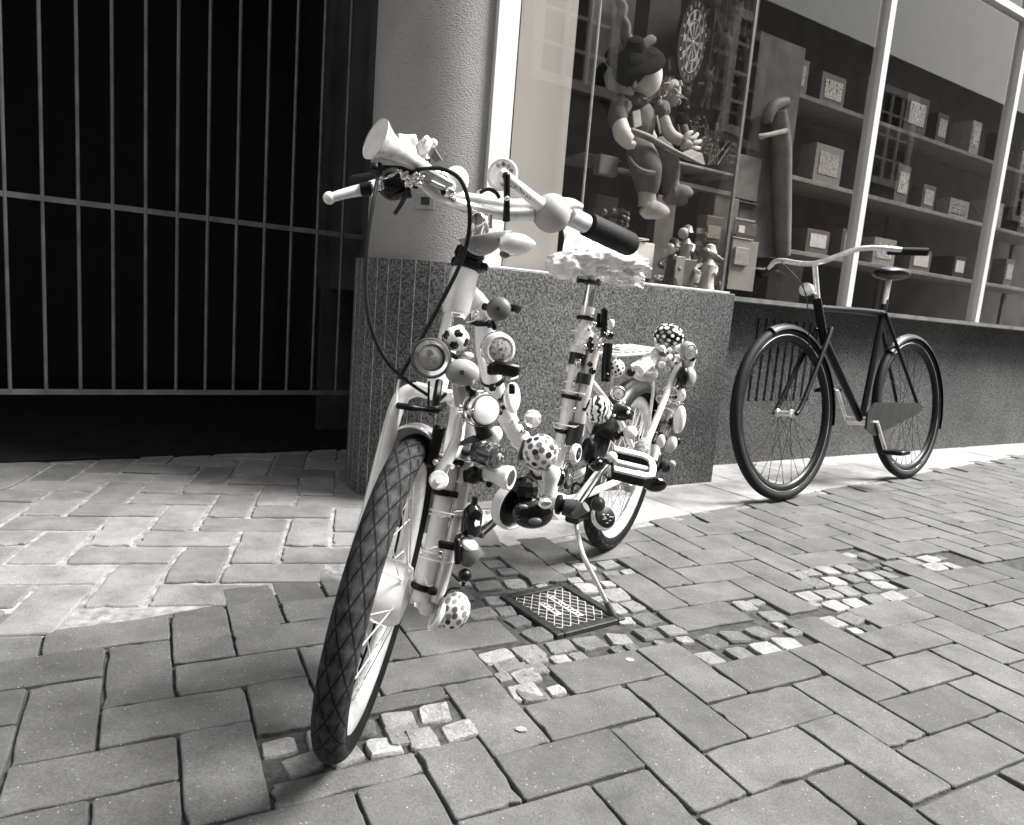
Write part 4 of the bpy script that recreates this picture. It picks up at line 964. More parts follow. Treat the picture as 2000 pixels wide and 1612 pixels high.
# brakes -------------------------------------------------------------------------
def flat_arm(pts, wd, mt, name='brake_arm', th=0.0045):
    m = MB(); m.tube(pts, wd, 12, smooth=5); return part(m, name, mt)
la = flat_arm([D(775, 788, 1.02), D(768, 815, 1.02), D(762, 850, 1.03), D(752, 890, 1.04), D(738, 935, 1.05)], [0.006, 0.009, 0.011, 0.010, 0.007], 'white')
ra = flat_arm([D(897, 820, 1.04), D(892, 855, 1.03), D(878, 890, 1.025), D(862, 920, 1.02), D(857, 938, 1.02)], [0.005, 0.007, 0.009, 0.010, 0.0115], 'white')
m = MB(); m.lathe([(0.0145, -0.004), (0.0145, 0.008), (0.012, 0.010), (0.005, 0.010), (0.005, 0.014), (0.001, 0.014)], D(857, 938, 1.015), TOCAM(D(857, 938, 1.015)), 24); part(m, 'pivot', 'white_plastic', ra)
m = MB(); m.tube([D(857, 900, 1.035), D(884, 912, 1.01)], 0.004, 10); m.ball(D(851, 903, 1.02), 0.005, None, 12, 8); part(m, 'pivot_bolt', 'alu', ra)
m = MB(); m.tube([D(776, 792, 1.015), D(800, 796, 1.01), D(826, 799, 1.02), D(852, 801, 1.03), D(868, 790, 1.06)], [0.0045, 0.0052, 0.0042, 0.006, 0.0045], 10, smooth=3); part(m, 'cable_boot', 'black', la)
m = MB(); m.box(D(850, 870, 1.035), unit(V(0.2, 0, 1))*0.032, V(0.009, 0, -0.002), V(0, 0.012, 0), bev=0.004); part(m, 'brake_pad', 'black', ra)
# cables
def cable(pts, r=0.0028, mt='black', nm='brake_cable'): m = MB(); m.tube(pts, r, 8, smooth=8); return part(m, nm, mt)
cable([D(742, 322, 1.08), D(730, 390, 1.05), D(718, 470, 1.03), D(714, 545, 1.02), D(720, 620, 1.01), D(745, 690, 1.01), D(783, 735, 1.03), D(835, 772, 1.07)])
cable([D(790, 345, 1.12), D(818, 332, 1.09), D(860, 330, 1.06), D(898, 350, 1.06), D(916, 400, 1.06), D(915, 460, 1.07), D(897, 520, 1.07), D(862, 590, 1.06), D(820, 668, 1.06), D(788, 725, 1.05), D(779, 745, 1.04)], 0.0032)
cable([D(742, 320, 1.08), D(735, 360, 1.07), D(728, 385, 1.065)], 0.0022, 'alu')
m = MB(); m.ball(D(742, 322, 1.08), 0.004, None, 10, 6); part(m, 'cable_end', 'black')
cable([D(858, 745, 1.07), D(853, 775, 1.05), D(850, 800, 1.04)], 0.006)
cable([D(838, 745, 1.07), D(836, 800, 1.06)], 0.0018); cable([D(870, 770, 1.07), D(850, 790, 1.05), D(838, 812, 1.04)], 0.003)
cable([D(780, 742, 1.04), D(776, 765, 1.03), D(775, 790, 1.02)], 0.0022, 'zip')

# ---- things along the handlebar ---------------------------------------------------
# trumpet horn
h0, h1 = D(733, 271, 1.055), D(838, 335, 1.115); hd = unit(h1-h0); HL = np.linalg.norm(h1-h0)
hface = unit(-hd*0.72 + V(-0.30, -0.25, 0.12))
m = MB(); L_ = HL
prof = [(0.0315, 0), (0.0305, 0.003), (0.026, 0.010), (0.0205, 0.020), (0.0165, 0.034), (0.0135, 0.055), (0.0115, L_*0.75), (0.0095, L_), (0.0080, L_-0.001), (0.0100, L_*0.75), (0.0120, 0.055), (0.0150, 0.034), (0.0190, 0.020), (0.0245, 0.011), (0.030, 0.0015)]
m.lathe(prof, h0, unit(h1-h0), 40, cap=False); hn = part(m, 'trumpet_horn', mat('horn_metal', 0.62, 0.3, 0.25, coat=0.5, var=0.25, vs=60), label='flared bulb horn with pale trumpet mouth')
m = MB(); m.lathe([(0.001, 0.022), (0.018, 0.022), (0.0232, 0.013), (0.0300, 0.0035), (0.0308, 0.001)], h0, unit(h1-h0), 36); part(m, 'mouth', 'white_plastic', hn)
m = MB(); m.tube([h1, D(872, 352, 1.13)], 0.009, 16); m.tube([D(858, 345, 1.12), D(868, 349, 1.125)], 0.011, 16); part(m, 'neck', 'chrome', hn)
m = MB(); m.ball(D(891, 352, 1.14), (0.020, 0.020, 0.021), None, 22, 14); part(m, 'rubber_bulb', 'white_plastic', hn)
# small folded plastic bird-like whistle: crumpled pale plastic
crumple([D(775, 264, 1.16), D(815, 264, 1.17), D(822, 305, 1.15), D(790, 297, 1.14)], 0.006, 'plastic_flower', mt='cream', N=8)
m = MB(); m.ball(D(828, 288, 1.13), (0.020, 0.010, 0.017), V(0.5, 0, 1), 20, 12, wob=0.15); m.ball(D(846, 280, 1.14), 0.007, None, 12, 8); part(m, 'plastic_flower', 'cream')
clamp_to(bike, D(830, 312, 1.13), D(838, 335, 1.12), 0.004, 'chrome')
m = MB(); m.poly([D(848, 290, 1.15), D(862, 312, 1.15), D(850, 318, 1.15), D(842, 308, 1.15)], V(0.002, 0.006, 0)); part(m, 'reflector', 'mid', smooth=False)
# black wedge mirror and black bell on the bar
m = MB(); m.poly([D(738, 322, 1.13), D(820, 326, 1.13), D(800, 346, 1.13), D(742, 352, 1.13)], V(0.0, 0.012, 0.002)); part(m, 'mirror_back', 'black', smooth=False)
m = MB(); m.ball(D(732, 329, 1.13), (0.010, 0.010, 0.009), None, 16, 10); part(m, 'mirror_joint', 'black')
bell(D(768, 360, 1.12), V(0.25, -1, -0.1), 0.0235, 'gloss', 0.55, None, 'black', to=D(790, 352, 1.15))
m = MB(); m.lathe([(0.004, 0), (0.008, 0.001), (0.008, 0.004), (0.003, 0.006)], D(742, 363, 1.09), V(-0.2, -1, 0), 16); m.tube([D(735, 350, 1.09), D(760, 345, 1.09), D(785, 332, 1.09)], 0.0022, 8, smooth=3); m.ball(D(742, 352, 1.09), 0.004, None, 10, 6); part(m, 'lever_fitting', 'chrome')
m = MB(); m.tube([D(796, 372, 1.11), D(786, 395, 1.10), D(771, 418, 1.09)], [0.0045, 0.0034, 0.003], 10, smooth=3); m.tube([D(792, 350, 1.12), D(800, 385, 1.11)], 0.004, 8); part(m, 'strap', 'black')
m = MB(); rr = random.Random(5)
for k in range(12):
    m.ball(D(rr.uniform(788, 830), rr.uniform(340, 362), rr.uniform(1.09, 1.12)), rr.uniform(0.003, 0.0065), None, 10, 7)
part(m, 'clamp_bolts', 'chrome', hbar)
m = MB(); m.box(D(858, 356, 1.11), unit(D(872, 364, 1.11)-D(845, 350, 1.11))*0.026, V(0.003, 0, 0.010), V(0, 0.010, 0), bev=0.004); part(m, 'lamp_housing', 'pale')
m = MB(); m.tube([D(842, 356, 1.095), D(868, 368, 1.10)], 0.0038, 12); m.ball(D(879, 375, 1.10), 0.008, None, 14, 9); m.tube([D(874, 378, 1.10), D(886, 388, 1.12)], 0.006, 10); part(m, 'switch_lever', 'chrome')
m = MB(); m.ball(D(868, 375, 1.105), 0.006, None, 12, 8); m.ball(D(880, 366, 1.11), 0.005, None, 12, 8); part(m, 'switch_button', 'black')
# pale disc horn with ring of coloured buttons
dp = D(981, 342, 1.17); df = unit(V(-0.30, -1, 0.12))
m = MB(); m.lathe([(0.001, -0.010), (0.019, -0.010), (0.0245, -0.004), (0.026, 0.0), (0.0245, 0.003), (0.0215, 0.001), (0.020, 0.002), (0.001, 0.003)], dp, df, 40)
dh = part(m, 'disc_horn', 'white_plastic', label='white toy horn with ring of round buttons'); a_, b_, _c = frame(df)
for k in range(7):
    t = R(60+k*33); m = MB(); q = dp+df*0.003+0.0162*(math.cos(t)*(-1)*a_+math.sin(t)*b_); m.lathe([(0.0032, -0.001), (0.0032, 0.0015), (0.001, 0.002)], q, df, 12); part(m, 'button', 'mid' if k % 2 else 'pale', dh)
m = MB(); m.tube([dp+df*0.004, D(1005, 360, 1.16), D(1040, 388, 1.17), D(1062, 405, 1.19)], [0.011, 0.0095, 0.010, 0.013], 18, smooth=4); part(m, 'horn_neck', 'white_plastic', dh)
rr = random.Random(8)
for k in range(9):
    t = k/9; p = D(1000+42*t+rr.uniform(-3, 3), 361+32*t+rr.uniform(-4, 4), 1.148); m = MB(); m.ball(p, (0.0012, 0.001, 0.002), None, 8, 6); part(m, 'fleck', 'black', dh)
m = MB(); m.tube([D(990, 346, 1.14), D(990, 395, 1.14), D(989, 432, 1.15)], [0.0055, 0.0048, 0.006], 12); m.ball(D(989, 344, 1.14), 0.0065, None, 12, 8); hk = part(m, 'clip', 'black')
m = MB(); m.ball(D(990, 388, 1.133), 0.0042, None, 12, 8); part(m, 'rivet', 'chrome', hk)
cable([D(938, 376, 1.18), D(955, 370, 1.17), D(970, 378, 1.17), D(975, 388, 1.17)], 0.003)
# rubber ball of the big horn
m = MB(); m.ball(D(1077, 417, 1.20), 0.0315, unit(V(1, 0, -0.3)), 40, 26); rb = part(m, 'rubber_bulb', mat('matt_grey_rubber', 0.36, 0.55, var=0.03, vs=8), label='big matt grey rubber horn bulb')
m = MB(); m.tube([D(1090, 402, 1.21), D(1115, 398, 1.23), D(1135, 404, 1.25)], [0.014, 0.009, 0.005], 14, smooth=3); part(m, 'bulb_collar', 'white_plastic', rb)
m = MB(); m.tube([D(1042, 402, 1.20), D(1048, 425, 1.20)], 0.006, 10); part(m, 'collar', 'chrome', rb)
m = MB(); m.tube([D(1108, 420, 1.26), D(1143, 437, 1.29)], 0.0168, 20); part(m, 'bar_sleeve', 'cream', hbar)
# leaf-shaped dish, shell bell and knob by the stem
def dish(cx, cy, dep, L0, L1, wd, drop, mt, name, ang=0.0, lab=None):
    rows = []; c0 = D(cx, cy, dep); X_ = math.cos(ang)*cR+math.sin(ang)*cU
    for i in range(17):
        u = -1+2*i/16; half = wd*(1-u*u)**0.6+0.0004; row = []
        for k in range(9):
            v = -1+2*k/8; row.append(c0+X_*(u*L0 if u < 0 else u*L1)+V(0, 1, 0)*v*half - Z*drop*(1-u*u)*(1-v*v))
        rows.append(row)
    m = MB(); m.sheet(rows); return part(m, name, mt, solid=0.0016, label=lab)
dish(948, 460, 1.10, 0.042, 0.042, 0.022, 0.030, 'pale', 'leaf_dish', 0.16, 'leaf-shaped pale grey dish under the stem')
m = MB(); m.lathe([(0.001, -0.021), (0.010, -0.018), (0.016, -0.008), (0.0175, 0.004), (0.014, 0.020), (0.006, 0.032), (0.001, 0.036)], D(1000, 478, 1.09), unit(V(1, 0.1, 0.10)), 28, sc=(0.75, 1)); part(m, 'shell_bell', 'alu')
m = MB(); m.ball(D(986, 497, 1.09), (0.0085, 0.0085, 0.006), None, 18, 10); m.tube([D(986, 492, 1.09), D(986, 483, 1.09)], 0.003, 8); part(m, 'knob', 'mid')
m = MB(); m.lathe([(0.0035, 0.0), (0.0095, 0.0), (0.011, 0.003), (0.009, 0.006), (0.0035, 0.005)], D(934, 429, 1.12), V(-0.1, -1, 0), 24); m.tube([D(934, 429, 1.12), D(938, 440, 1.17)], 0.005, 10); part(m, 'stem_bolt', 'chrome', stem)
m = MB(); m.tube([D(948, 425, 1.14), D(950, 450, 1.13), D(946, 470, 1.13)], 0.004, 10); m.tube([D(957, 420, 1.15), D(957, 446, 1.15)], 0.0035, 10); part(m, 'lamp_bracket', 'chrome', stem)

# ---- things along the head tube and down tube ----------------------------------------
dtp = lambda x, y: BP(x, y)
bell(D(974, 604, 1.08), V(-0.05, -1, 0.12), 0.0182, 'mid', 0.55, 'dark', 'dark', to=D(948, 600, 1.13))
m = MB(); m.tube([D(945, 599, 1.10), D(960, 602, 1.09)], 0.006, 10); m.tube([D(992, 603, 1.09), D(1003, 601, 1.085), D(1013, 606, 1.08)], [0.006, 0.0055, 0.006], 10, smooth=3); part(m, 'bell_arm', 'black')
m = MB(); m.ball(D(964, 636, 1.09), (0.006, 0.005, 0.008), V(-0.4, 0, 1), 14, 9); part(m, 'lever_tip', 'black')
# football bell : white ball with twelve black patches
import bmesh
def football(p, r):
    bm = bmesh.new(); bmesh.ops.create_icosphere(bm, subdivisions=4, radius=r)
    phi = (1+5**0.5)/2; vv = [unit(V(*q)) for q in ((-1, phi, 0), (1, phi, 0), (-1, -phi, 0), (1, -phi, 0), (0, -1, phi), (0, 1, phi), (0, -1, -phi), (0, 1, -phi), (phi, 0, -1), (phi, 0, 1), (-phi, 0, -1), (-phi, 0, 1))]
    rot = Matrix.Rotation(0.55, 3, 'X') @ Matrix.Rotation(0.5, 3, 'Z'); mm = MB(); vs = [p+np.array(rot @ v.co) for v in bm.verts]
    for f in bm.faces:
        c = np.array(f.calc_center_median()); c = unit(c); d = max(c @ q for q in vv); mm.add([], []); mm.f.append(tuple(v.index for v in f.verts)); mm.m.append(1 if d > 0.935 else 0)
    mm.v = [tuple(q) for q in vs]; bm.free(); return mm
mm = football(D(891, 661, 1.05), 0.0195); sb = mm.build('ball_bell', [M['white_plastic'], M['gloss']], bike, label='small football-patterned ball bell')
m = MB(); m.box(D(896, 632, 1.07), V(0.010, 0, 0), V(0, 0.006, 0), Z*0.012, bev=0.003); m.tube([D(881, 612, 1.07), D(907, 614, 1.07)], 0.0035, 8); part(m, 'bracket', 'chrome', sb)
m = MB(); m.tube([D(868, 655, 1.07), D(872, 685, 1.06), D(893, 699, 1.07)], 0.004, 8, smooth=3); part(m, 'base_ring', 'black', sb)
# headlamp
hp = D(842, 699, 1.03); hf = unit(V(-0.12, -1, 0.02))
m = MB(); m.lathe([(0.012, -0.040), (0.020, -0.036), (0.0275, -0.016), (0.0295, -0.002), (0.0295, 0.003), (0.0275, 0.0045), (0.0265, 0.001), (0.020, -0.004), (0.001, -0.006)], hp, hf, 40); hl = part(m, 'headlamp', 'mid', label='round headlamp with dark rim')
m = MB(); m.torus(hp+hf*0.001, hf, 0.0290, 0.0016, 48, 8); part(m, 'rim', 'black', hl)
m = MB(); m.lathe([(0.027, 0.001), (0.0185, -0.002)], hp, hf, 40, cap=False); part(m, 'reflector', 'chrome', hl)
m = MB(); m.lathe([(0.001, -0.003), (0.0165, -0.003), (0.0175, 0.002), (0.012, 0.006), (0.001, 0.0075)], hp, hf, 32); part(m, 'lens', dots('pearled_lens', 0.30, 0.45, 0.1, 170, 0.35), hl)
m = MB(); m.lathe([(0.0015, 0.007), (0.0045, 0.0075), (0.0048, 0.0095), (0.0015, 0.010)], hp+Z*0.008, hf, 18); part(m, 'bulb', 'pale', hl)
m = MB(); m.tube([hp-hf*0.03, D(870, 700, 1.09)], 0.008, 12); part(m, 'bracket', 'black', hl)
# egg-shaped bell
m = MB(); m.ball(D(903, 728, 1.03), (0.0255, 0.020, 0.018), V(-0.1, -1, 0.05), 32, 20, hint=Z); eb = part(m, 'egg_bell', 'pale', label='pale grey egg-shaped bell with dark centre hole')
m = MB(); m.box(D(903, 727, 1.010), cR*0.0035, cU*0.0035, V(0, 0.004, 0), bev=0.001); part(m, 'hole', 'dark', eb, smooth=False)
m = MB(); m.tube([D(903, 728, 1.04), D(920, 735, 1.10)], 0.006, 10); m.ball(D(918, 760, 1.05), (0.010, 0.007, 0.008), V(-1, 0, 1), 12, 8); part(m, 'bracket', 'black', eb)
m = MB(); m.ball(D(914, 695, 1.07), (0.009, 0.009, 0.006), None, 14, 8); part(m, 'cap', 'white_plastic')
# white round lamp bell right of the down tube
drumbell(D(968, 680, 1.12), V(0.35, -1, -0.05), 0.0265, 0.026, 'cream', 'print', label='round cream bell with domed grey face', to=D(948, 682, 1.16))
m = MB(); m.box(D(987, 720, 1.10), cR*0.022-cU*0.004, V(0, 0.014, 0), cU*0.010+cR*0.004, bev=0.004); m.box(D(963, 722, 1.10), cR*0.009, V(0, 0.010, 0), cU*0.008, bev=0.003); m.ball(D(1011, 712, 1.10), 0.004, None, 10, 6); part(m, 'clamp', 'black')
m = MB(); m.tube([D(988, 735, 1.11), D(995, 742, 1.11), D(1012, 736, 1.12)], 0.0015, 8, smooth=3); part(m, 'wire', 'zip')
# pale dish bell seen edge on
bell(D(1002, 777, 1.13), V(1, -0.35, 0.12), 0.0245, 'white_plastic', 0.30, None, 'alu', to=D(972, 785, 1.18), sc=(1, 1))
m = MB(); m.box(D(1000, 760, 1.10), cR*0.005, V(0, 0.004, 0), cU*0.008, bev=0.002); part(m, 'bell_mount', 'black')
# big white bell in front of the fork crown
wb_ = drumbell(D(930, 796, 1.045), V(0.62, -1, 0.02), 0.0265, 0.030, 'chrome', 'white_plastic', label='polished bell with blank white face', to=D(915, 800, 1.08))
m = MB(); m.torus(D(930, 796, 1.045)+unit(V(0.62, -1, 0.02))*0.0295, V(0.62, -1, 0.02), 0.0232, 0.0013, 40, 8); part(m, 'groove', 'mid', wb_)
m = MB(); m.lathe([(0.0215, 0.029), (0.0205, 0.033), (0.017, 0.0345), (0.001, 0.0352)], D(930, 796, 1.045), V(0.62, -1, 0.02), 36); part(m, 'cap', 'white_plastic', wb_)
m = MB(); m.box(D(924, 768, 1.025), cR*0.006-cU*0.003, V(0, 0.004, 0), cU*0.008, bev=0.002); part(m, 'mount', 'black', wb_); m = MB(); m.tube([D(938, 826, 1.04), D(946, 850, 1.05)], [0.011, 0.013], 14); part(m, 'neck', 'black', wb_)
m = MB(); m.ball(D(922, 803, 1.01), 0.0045, None, 12, 8); m.ball(D(898, 795, 1.06), 0.004, None, 12, 8); m.tube([D(896, 803, 1.06), D(910, 804, 1.05)], 0.0018, 8); part(m, 'screw', 'chrome', wb_)
# crystal
cr_ = MB(); cr_.ball(D(1040, 818, 1.15), 0.0155, None, 7, 5); cy = part(cr_, 'crystal_ball', 'crystal', smooth=False, label='faceted clear crystal ball')
m = MB(); m.tube([D(1026, 822, 1.16), D(1014, 826, 1.19)], 0.003, 8); part(m, 'bracket', 'chrome', cy)
# big dotted ball + fixing
dotball(D(1055, 883, 1.16), 0.0305, 62, 0.17, 'white_plastic', ['mid', 'dark', 'grey', 'mid'], 'dotted_ball', 'larger white ball with grey dots at the bottom of the down tube', to=D(1020, 880, 1.24))
m = MB()
for t in (0.5, 1.0, 1.6): m.lathe([(0.017, 0), (0.019, 0.002), (0.017, 0.004)], D(1033-8*t, 880, 1.17), V(-1, 0, 0.2), 20)
part(m, 'spring_base', 'dark')
m = MB(); m.ball(D(967, 850, 1.06), (0.013, 0.011, 0.014), V(0.3, 0, 1), 18, 10); part(m, 'bulb', 'white_plastic')
# dark barrel bell
m = MB(); pb = D(930, 880, 1.05); fb_ = unit(V(0.90, -0.75, -0.02))
m.lathe([(0.001, 0), (0.016, 0), (0.0185, 0.003), (0.0185, 0.019), (0.0180, 0.0195), (0.0185, 0.020), (0.0185, 0.043), (0.0165, 0.047), (0.001, 0.047)], pb, fb_, 36); bb_ = part(m, 'barrel_bell', 'print_dark', label='dark grey barrel-shaped bell')
m = MB(); m.lathe([(0.006, 0.047), (0.004, 0.050), (0.001, 0.050)], pb, fb_, 14); m.ball(pb+fb_*0.048+cR*0.004, 0.0022, None, 10, 6); part(m, 'screw', 'pale', bb_)
m = MB(); m.tube([pb, D(905, 880, 1.09)], 0.009, 12); part(m, 'bracket', 'black', bb_)
m = MB(); m.tube([D(897, 868, 1.045), D(925, 858, 1.04), D(935, 862, 1.05)], [0.003, 0.006, 0.007], 10, smooth=3); part(m, 'thumb_lever', 'mid', bb_)
# white barrel horn with dark mouth
pb = D(948, 922, 1.05); fb_ = unit(V(0.95, -0.45, -0.06))
m = MB(); m.lathe([(0.001, 0), (0.0125, 0), (0.014, 0.004), (0.0135, 0.022), (0.018, 0.034), (0.0185, 0.042), (0.016, 0.045), (0.013, 0.044), (0.012, 0.036), (0.001, 0.034)], pb, fb_, 36, hint=Z); bh = part(m, 'barrel_horn', 'white_plastic')
m = MB(); m.lathe([(0.001, 0.0365), (0.0125, 0.0365), (0.0135, 0.0435)], pb, fb_, 28); part(m, 'mouth', 'dark', bh)
m = MB(); m.ball(D(925, 928, 1.04), (0.016, 0.012, 0.014), None, 18, 10); m.tube([D(907, 930, 1.055), D(948, 928, 1.05)], [0.010, 0.011], 14); m.ball(D(955, 946, 1.04), 0.0055, None, 12, 8); part(m, 'clamp', 'black', bh)
ziptie(D(905, 938, 1.07), V(0.1, 0, 1), 0.018)
# white post bell below dotted ball
m = MB(); m.lathe([(0.001, 0), (0.012, 0), (0.0125, 0.020), (0.0150, 0.028), (0.0165, 0.040), (0.013, 0.047), (0.001, 0.049)], D(1072, 965, 1.17), unit(V(0.02, 0, 1)), 28); part(m, 'white_bell', 'white_plastic')
# black jewelled ball, black bells
m = MB(); m.ball(D(1026, 956, 1.13), 0.0225, None, 10, 8); part(m, 'jewelled_ball', 'gloss', smooth=False, label='black faceted ball')
m = MB(); m.ball(D(1040, 1002, 1.12), (0.036, 0.026, 0.020), V(0.3, -1, 0.2), 30, 18, hint=Z); jb = part(m, 'black_bell', 'gloss', label='large glossy black bell under the bottom bracket')
m = MB(); m.ball(D(1064, 983, 1.10), (0.012, 0.010, 0.008), V(0.2, -1, 0.6), 18, 10); part(m, 'cap', 'chrome', jb)
m = MB(); m.ball(D(1022, 990, 1.09), (0.008, 0.004, 0.004), V(0.2, -1, 0.2), 12, 8); m.ball(D(1045, 1018, 1.095), (0.011, 0.006, 0.004), V(0.2, -1, 0.0), 12, 8, hint=Z); part(m, 'painted_highlight', 'mid', jb)  # paler lumps imitate highlights on the black gloss
# white-rimmed disc left of it
pd = D(1006, 992, 1.14); fd = unit(V(0.55, -0.55, -0.05))
m = MB(); m.lathe([(0.030, -0.020), (0.0385, -0.018), (0.0395, -0.004), (0.0385, 0.001), (0.0365, 0.0015), (0.0355, -0.002), (0.001, -0.006)], pd, fd, 48); dd_ = part(m, 'pot_bell', 'cream', label='pot-shaped bell with cream rim and black inside')
m = MB(); m.lathe([(0.001, 0.004), (0.024, 0.002), (0.033, -0.002), (0.0352, -0.0035)], pd, fd, 40); part(m, 'membrane', 'black', dd_)
# glossy black bell by the fork
m = MB(); m.lathe([(0.001, -0.001), (0.012, 0.0), (0.0155, 0.006), (0.0158, 0.028), (0.014, 0.038), (0.008, 0.046), (0.005, 0.048), (0.0045, 0.060), (0.001, 0.060)], D(918, 1045, 1.02), unit(V(0.06, 0.0, 1)), 30); gb = part(m, 'black_bell', 'gloss')
m = MB(); m.lathe([(0.001, 0), (0.009, 0.001), (0.010, 0.004), (0.006, 0.007), (0.001, 0.007)], D(934, 1017, 1.02), V(1, -0.5, 0), 22, sc=(1, 1.7), hint=V(1, 0, 0)); part(m, 'side_plate', 'white_plastic', gb)
m = MB(); m.tube([D(905, 1040, 1.03), D(895, 1045, 1.03)], 0.006, 10); m.tube([D(905, 1000, 1.03), D(888, 1002, 1.03)], 0.005, 10); part(m, 'bracket', 'chrome', gb)
# acorn bell with black strap
m = MB(); m.lathe([(0.001, -0.012), (0.010, -0.010), (0.0165, 0.0), (0.0175, 0.012), (0.014, 0.020), (0.001, 0.023)], D(913, 1090, 1.01), unit(V(0.25, 0, 1)), 24); ab = part(m, 'acorn_bell', 'mid', label='acorn-shaped bell held by a black strap')
m = MB(); m.ball(D(917, 1065, 1.01), (0.0165, 0.014, 0.009), unit(V(0.45, 0, 1)), 20, 12); part(m, 'cap', 'white_plastic', ab)
m = MB(); m.box(D(880, 1067, 1.0), cR*0.018-cU*0.003, V(0, 0.004, 0), cU*0.0055, bev=0.002); m.box(D(894, 1074, 1.0), cR*0.0045, V(0, 0.010, 0), cU*0.019, bev=0.002); part(m, 'strap', 'black', ab)
m = MB(); m.tube([D(908, 1128, 1.0), D(904, 1145, 1.0)], [0.004, 0.0025], 10); m.ball(D(908, 1124, 1.0), 0.0102, None, 18, 12); part(m, 'black_knob', 'black')
# dotted ball at the fork end
dotball(D(886, 1194, 1.0), (0.024, 0.024, 0.031), 60, 0.17, 'white_plastic', ['mid', 'grey', 'dark', 'pale'], 'dotted_ball', 'smaller white ball with grey dots at the fork end', to=D(840, 1180, 1.04), axis=unit(V(0.35, -0.2, 1)))
m = MB(); m.torus(D(856, 1198, 1.0), unit(V(1, 0.1, -0.45)), 0.0245, 0.0048, 40, 10); m.lathe([(0.001, 0), (0.023, 0.002)], D(856, 1198, 1.0), unit(V(1, 0.1, -0.45)), 30); part(m, 'ring', 'cream')
m = MB(); m.tube([D(868, 1165, 1.0), D(880, 1150, 0.99), D(900, 1150, 0.99)], 0.0018, 8, smooth=4); part(m, 'wire_loop', 'black')
m = MB(); m.ball(D(832, 1185, 1.02), (0.012, 0.012, 0.014), None, 16, 10, wob=0.1); part(m, 'fork_cap', 'cream')

# ---- seat tube and rear carrier ----------------------------------------------------------
m = MB(); m.tube([D(1168, 640, 1.62), D(1170, 612, 1.62)], [0.006, 0.0045], 10); m.ball(D(1181, 608, 1.62), 0.0078, None, 14, 10); m.tube([D(1181, 610, 1.62), D(1179, 650, 1.62)], 0.0075, 12); part(m, 'black_lever', 'black')
ballorn(D(1193, 633, 1.66), (0.009, 0.009, 0.013), 'spots', 'spotted_ornament'); ballorn(D(1190, 655, 1.64), 0.011, 'gloss', 'black_ball')
m = MB(); rr = random.Random(11)
for k in range(14): m.ball(D(rr.uniform(1150, 1190), rr.uniform(615, 690), rr.uniform(1.6, 1.63)), rr.uniform(0.004, 0.009), None, 12, 8)
part(m, 'trinkets', 'chrome')
m = MB()
for k in range(7): m.ball(D(rr.uniform(1150, 1185), rr.uniform(630, 760), rr.uniform(1.58, 1.6)), rr.uniform(0.005, 0.010), None, 12, 8)
part(m, 'trinkets', 'gloss')
m = MB(); m.tube([D(1188, 672, 1.60), D(1184, 718, 1.59), D(1182, 745, 1.59)], [0.0105, 0.0110, 0.010], 16); part(m, 'black_tube_bell', 'black')
dotball(D(1205, 720, 1.60), (0.021, 0.018, 0.021), 40, 0.15, 'white_plastic', ['black', 'mid'], 'spotted_ball', 'white ball with small black spots beside the carrier', to=D(1180, 735, 1.62))
drumbell(D(1207, 768, 1.60), V(-0.05, -1, 0.05), 0.0165, 0.012, 'chrome', 'white_plastic')
bell(D(1170, 800, 1.50), V(0.25, -1, 0.15), 0.0295, 'zebra', 0.62, None, 'black', label='bell painted in black and white stripes', to=D(1140, 800, 1.55))
m = MB(); m.ball(D(1214, 806, 1.55), (0.019, 0.028, 0.016), V(0, -1, 0.1), 26, 16, hint=V(1, 0, 0)); bh2 = part(m, 'black_bell', 'gloss', label='tall glossy black oval bell on the seat stay')
m = MB(); m.ball(D(1199, 812, 1.53), 0.004, None, 10, 6); m.ball(D(1227, 806, 1.53), 0.004, None, 10, 6); m.ball(D(1218, 786, 1.53), (0.009, 0.004, 0.005), None, 12, 8); part(m, 'stud', 'white_plastic', bh2)
m = MB(); m.torus(D(1212, 815, 1.54), V(0, -1, 0.1), 0.022, 0.005, 30, 8, a0=R(-10), a1=R(190)); part(m, 'collar', 'dark', bh2)
m = MB(); m.ball(D(1205, 850, 1.57), (0.012, 0.010, 0.012), None, 16, 10); part(m, 'knob', 'black')
ballorn(D(1231, 845, 1.56), 0.0160, 'white_plastic', 'white_ball', 'small plain white ball', to=D(1205, 850, 1.58))
for (x, y, x2, y2) in ((1240, 800, 1232, 838), (1250, 805, 1236, 842), (1256, 822, 1248, 850)):
    m = MB(); m.tube([D(x, y, 1.56), D(x2, y2, 1.56)], [0.0012, 0.0045], 8); part(m, 'plastic_petal', 'white_plastic')
# discs low on the seat tube
def disc(x, y, dep, face, r, h, mt, top, **k): return drumbell(D(x, y, dep), face, r, h, mt, top, **k)
disc(1118, 885, 1.42, V(1, -0.5, 0), 0.020, 0.014, 'white_plastic', 'black'); disc(1104, 930, 1.40, V(1, -0.45, 0.1), 0.027, 0.010, 'black', 'print_dark')
disc(1096, 932, 1.38, V(-1, -0.6, 0), 0.018, 0.012, 'gloss', 'black')
m = MB(); m.ball(D(1150, 880, 1.55), (0.022, 0.018, 0.030), None, 18, 12); part(m, 'dark_bell', 'black'); m = MB(); m.ball(D(1165, 905, 1.55), (0.026, 0.02, 0.018), None, 18, 12); part(m, 'dark_bell', 'gloss')
ballorn(D(1195, 893, 1.47), (0.0155, 0.012, 0.012), 'cream', 'egg_ornament', axis=V(1, 0, -0.5), to=D(1200, 905, 1.47))
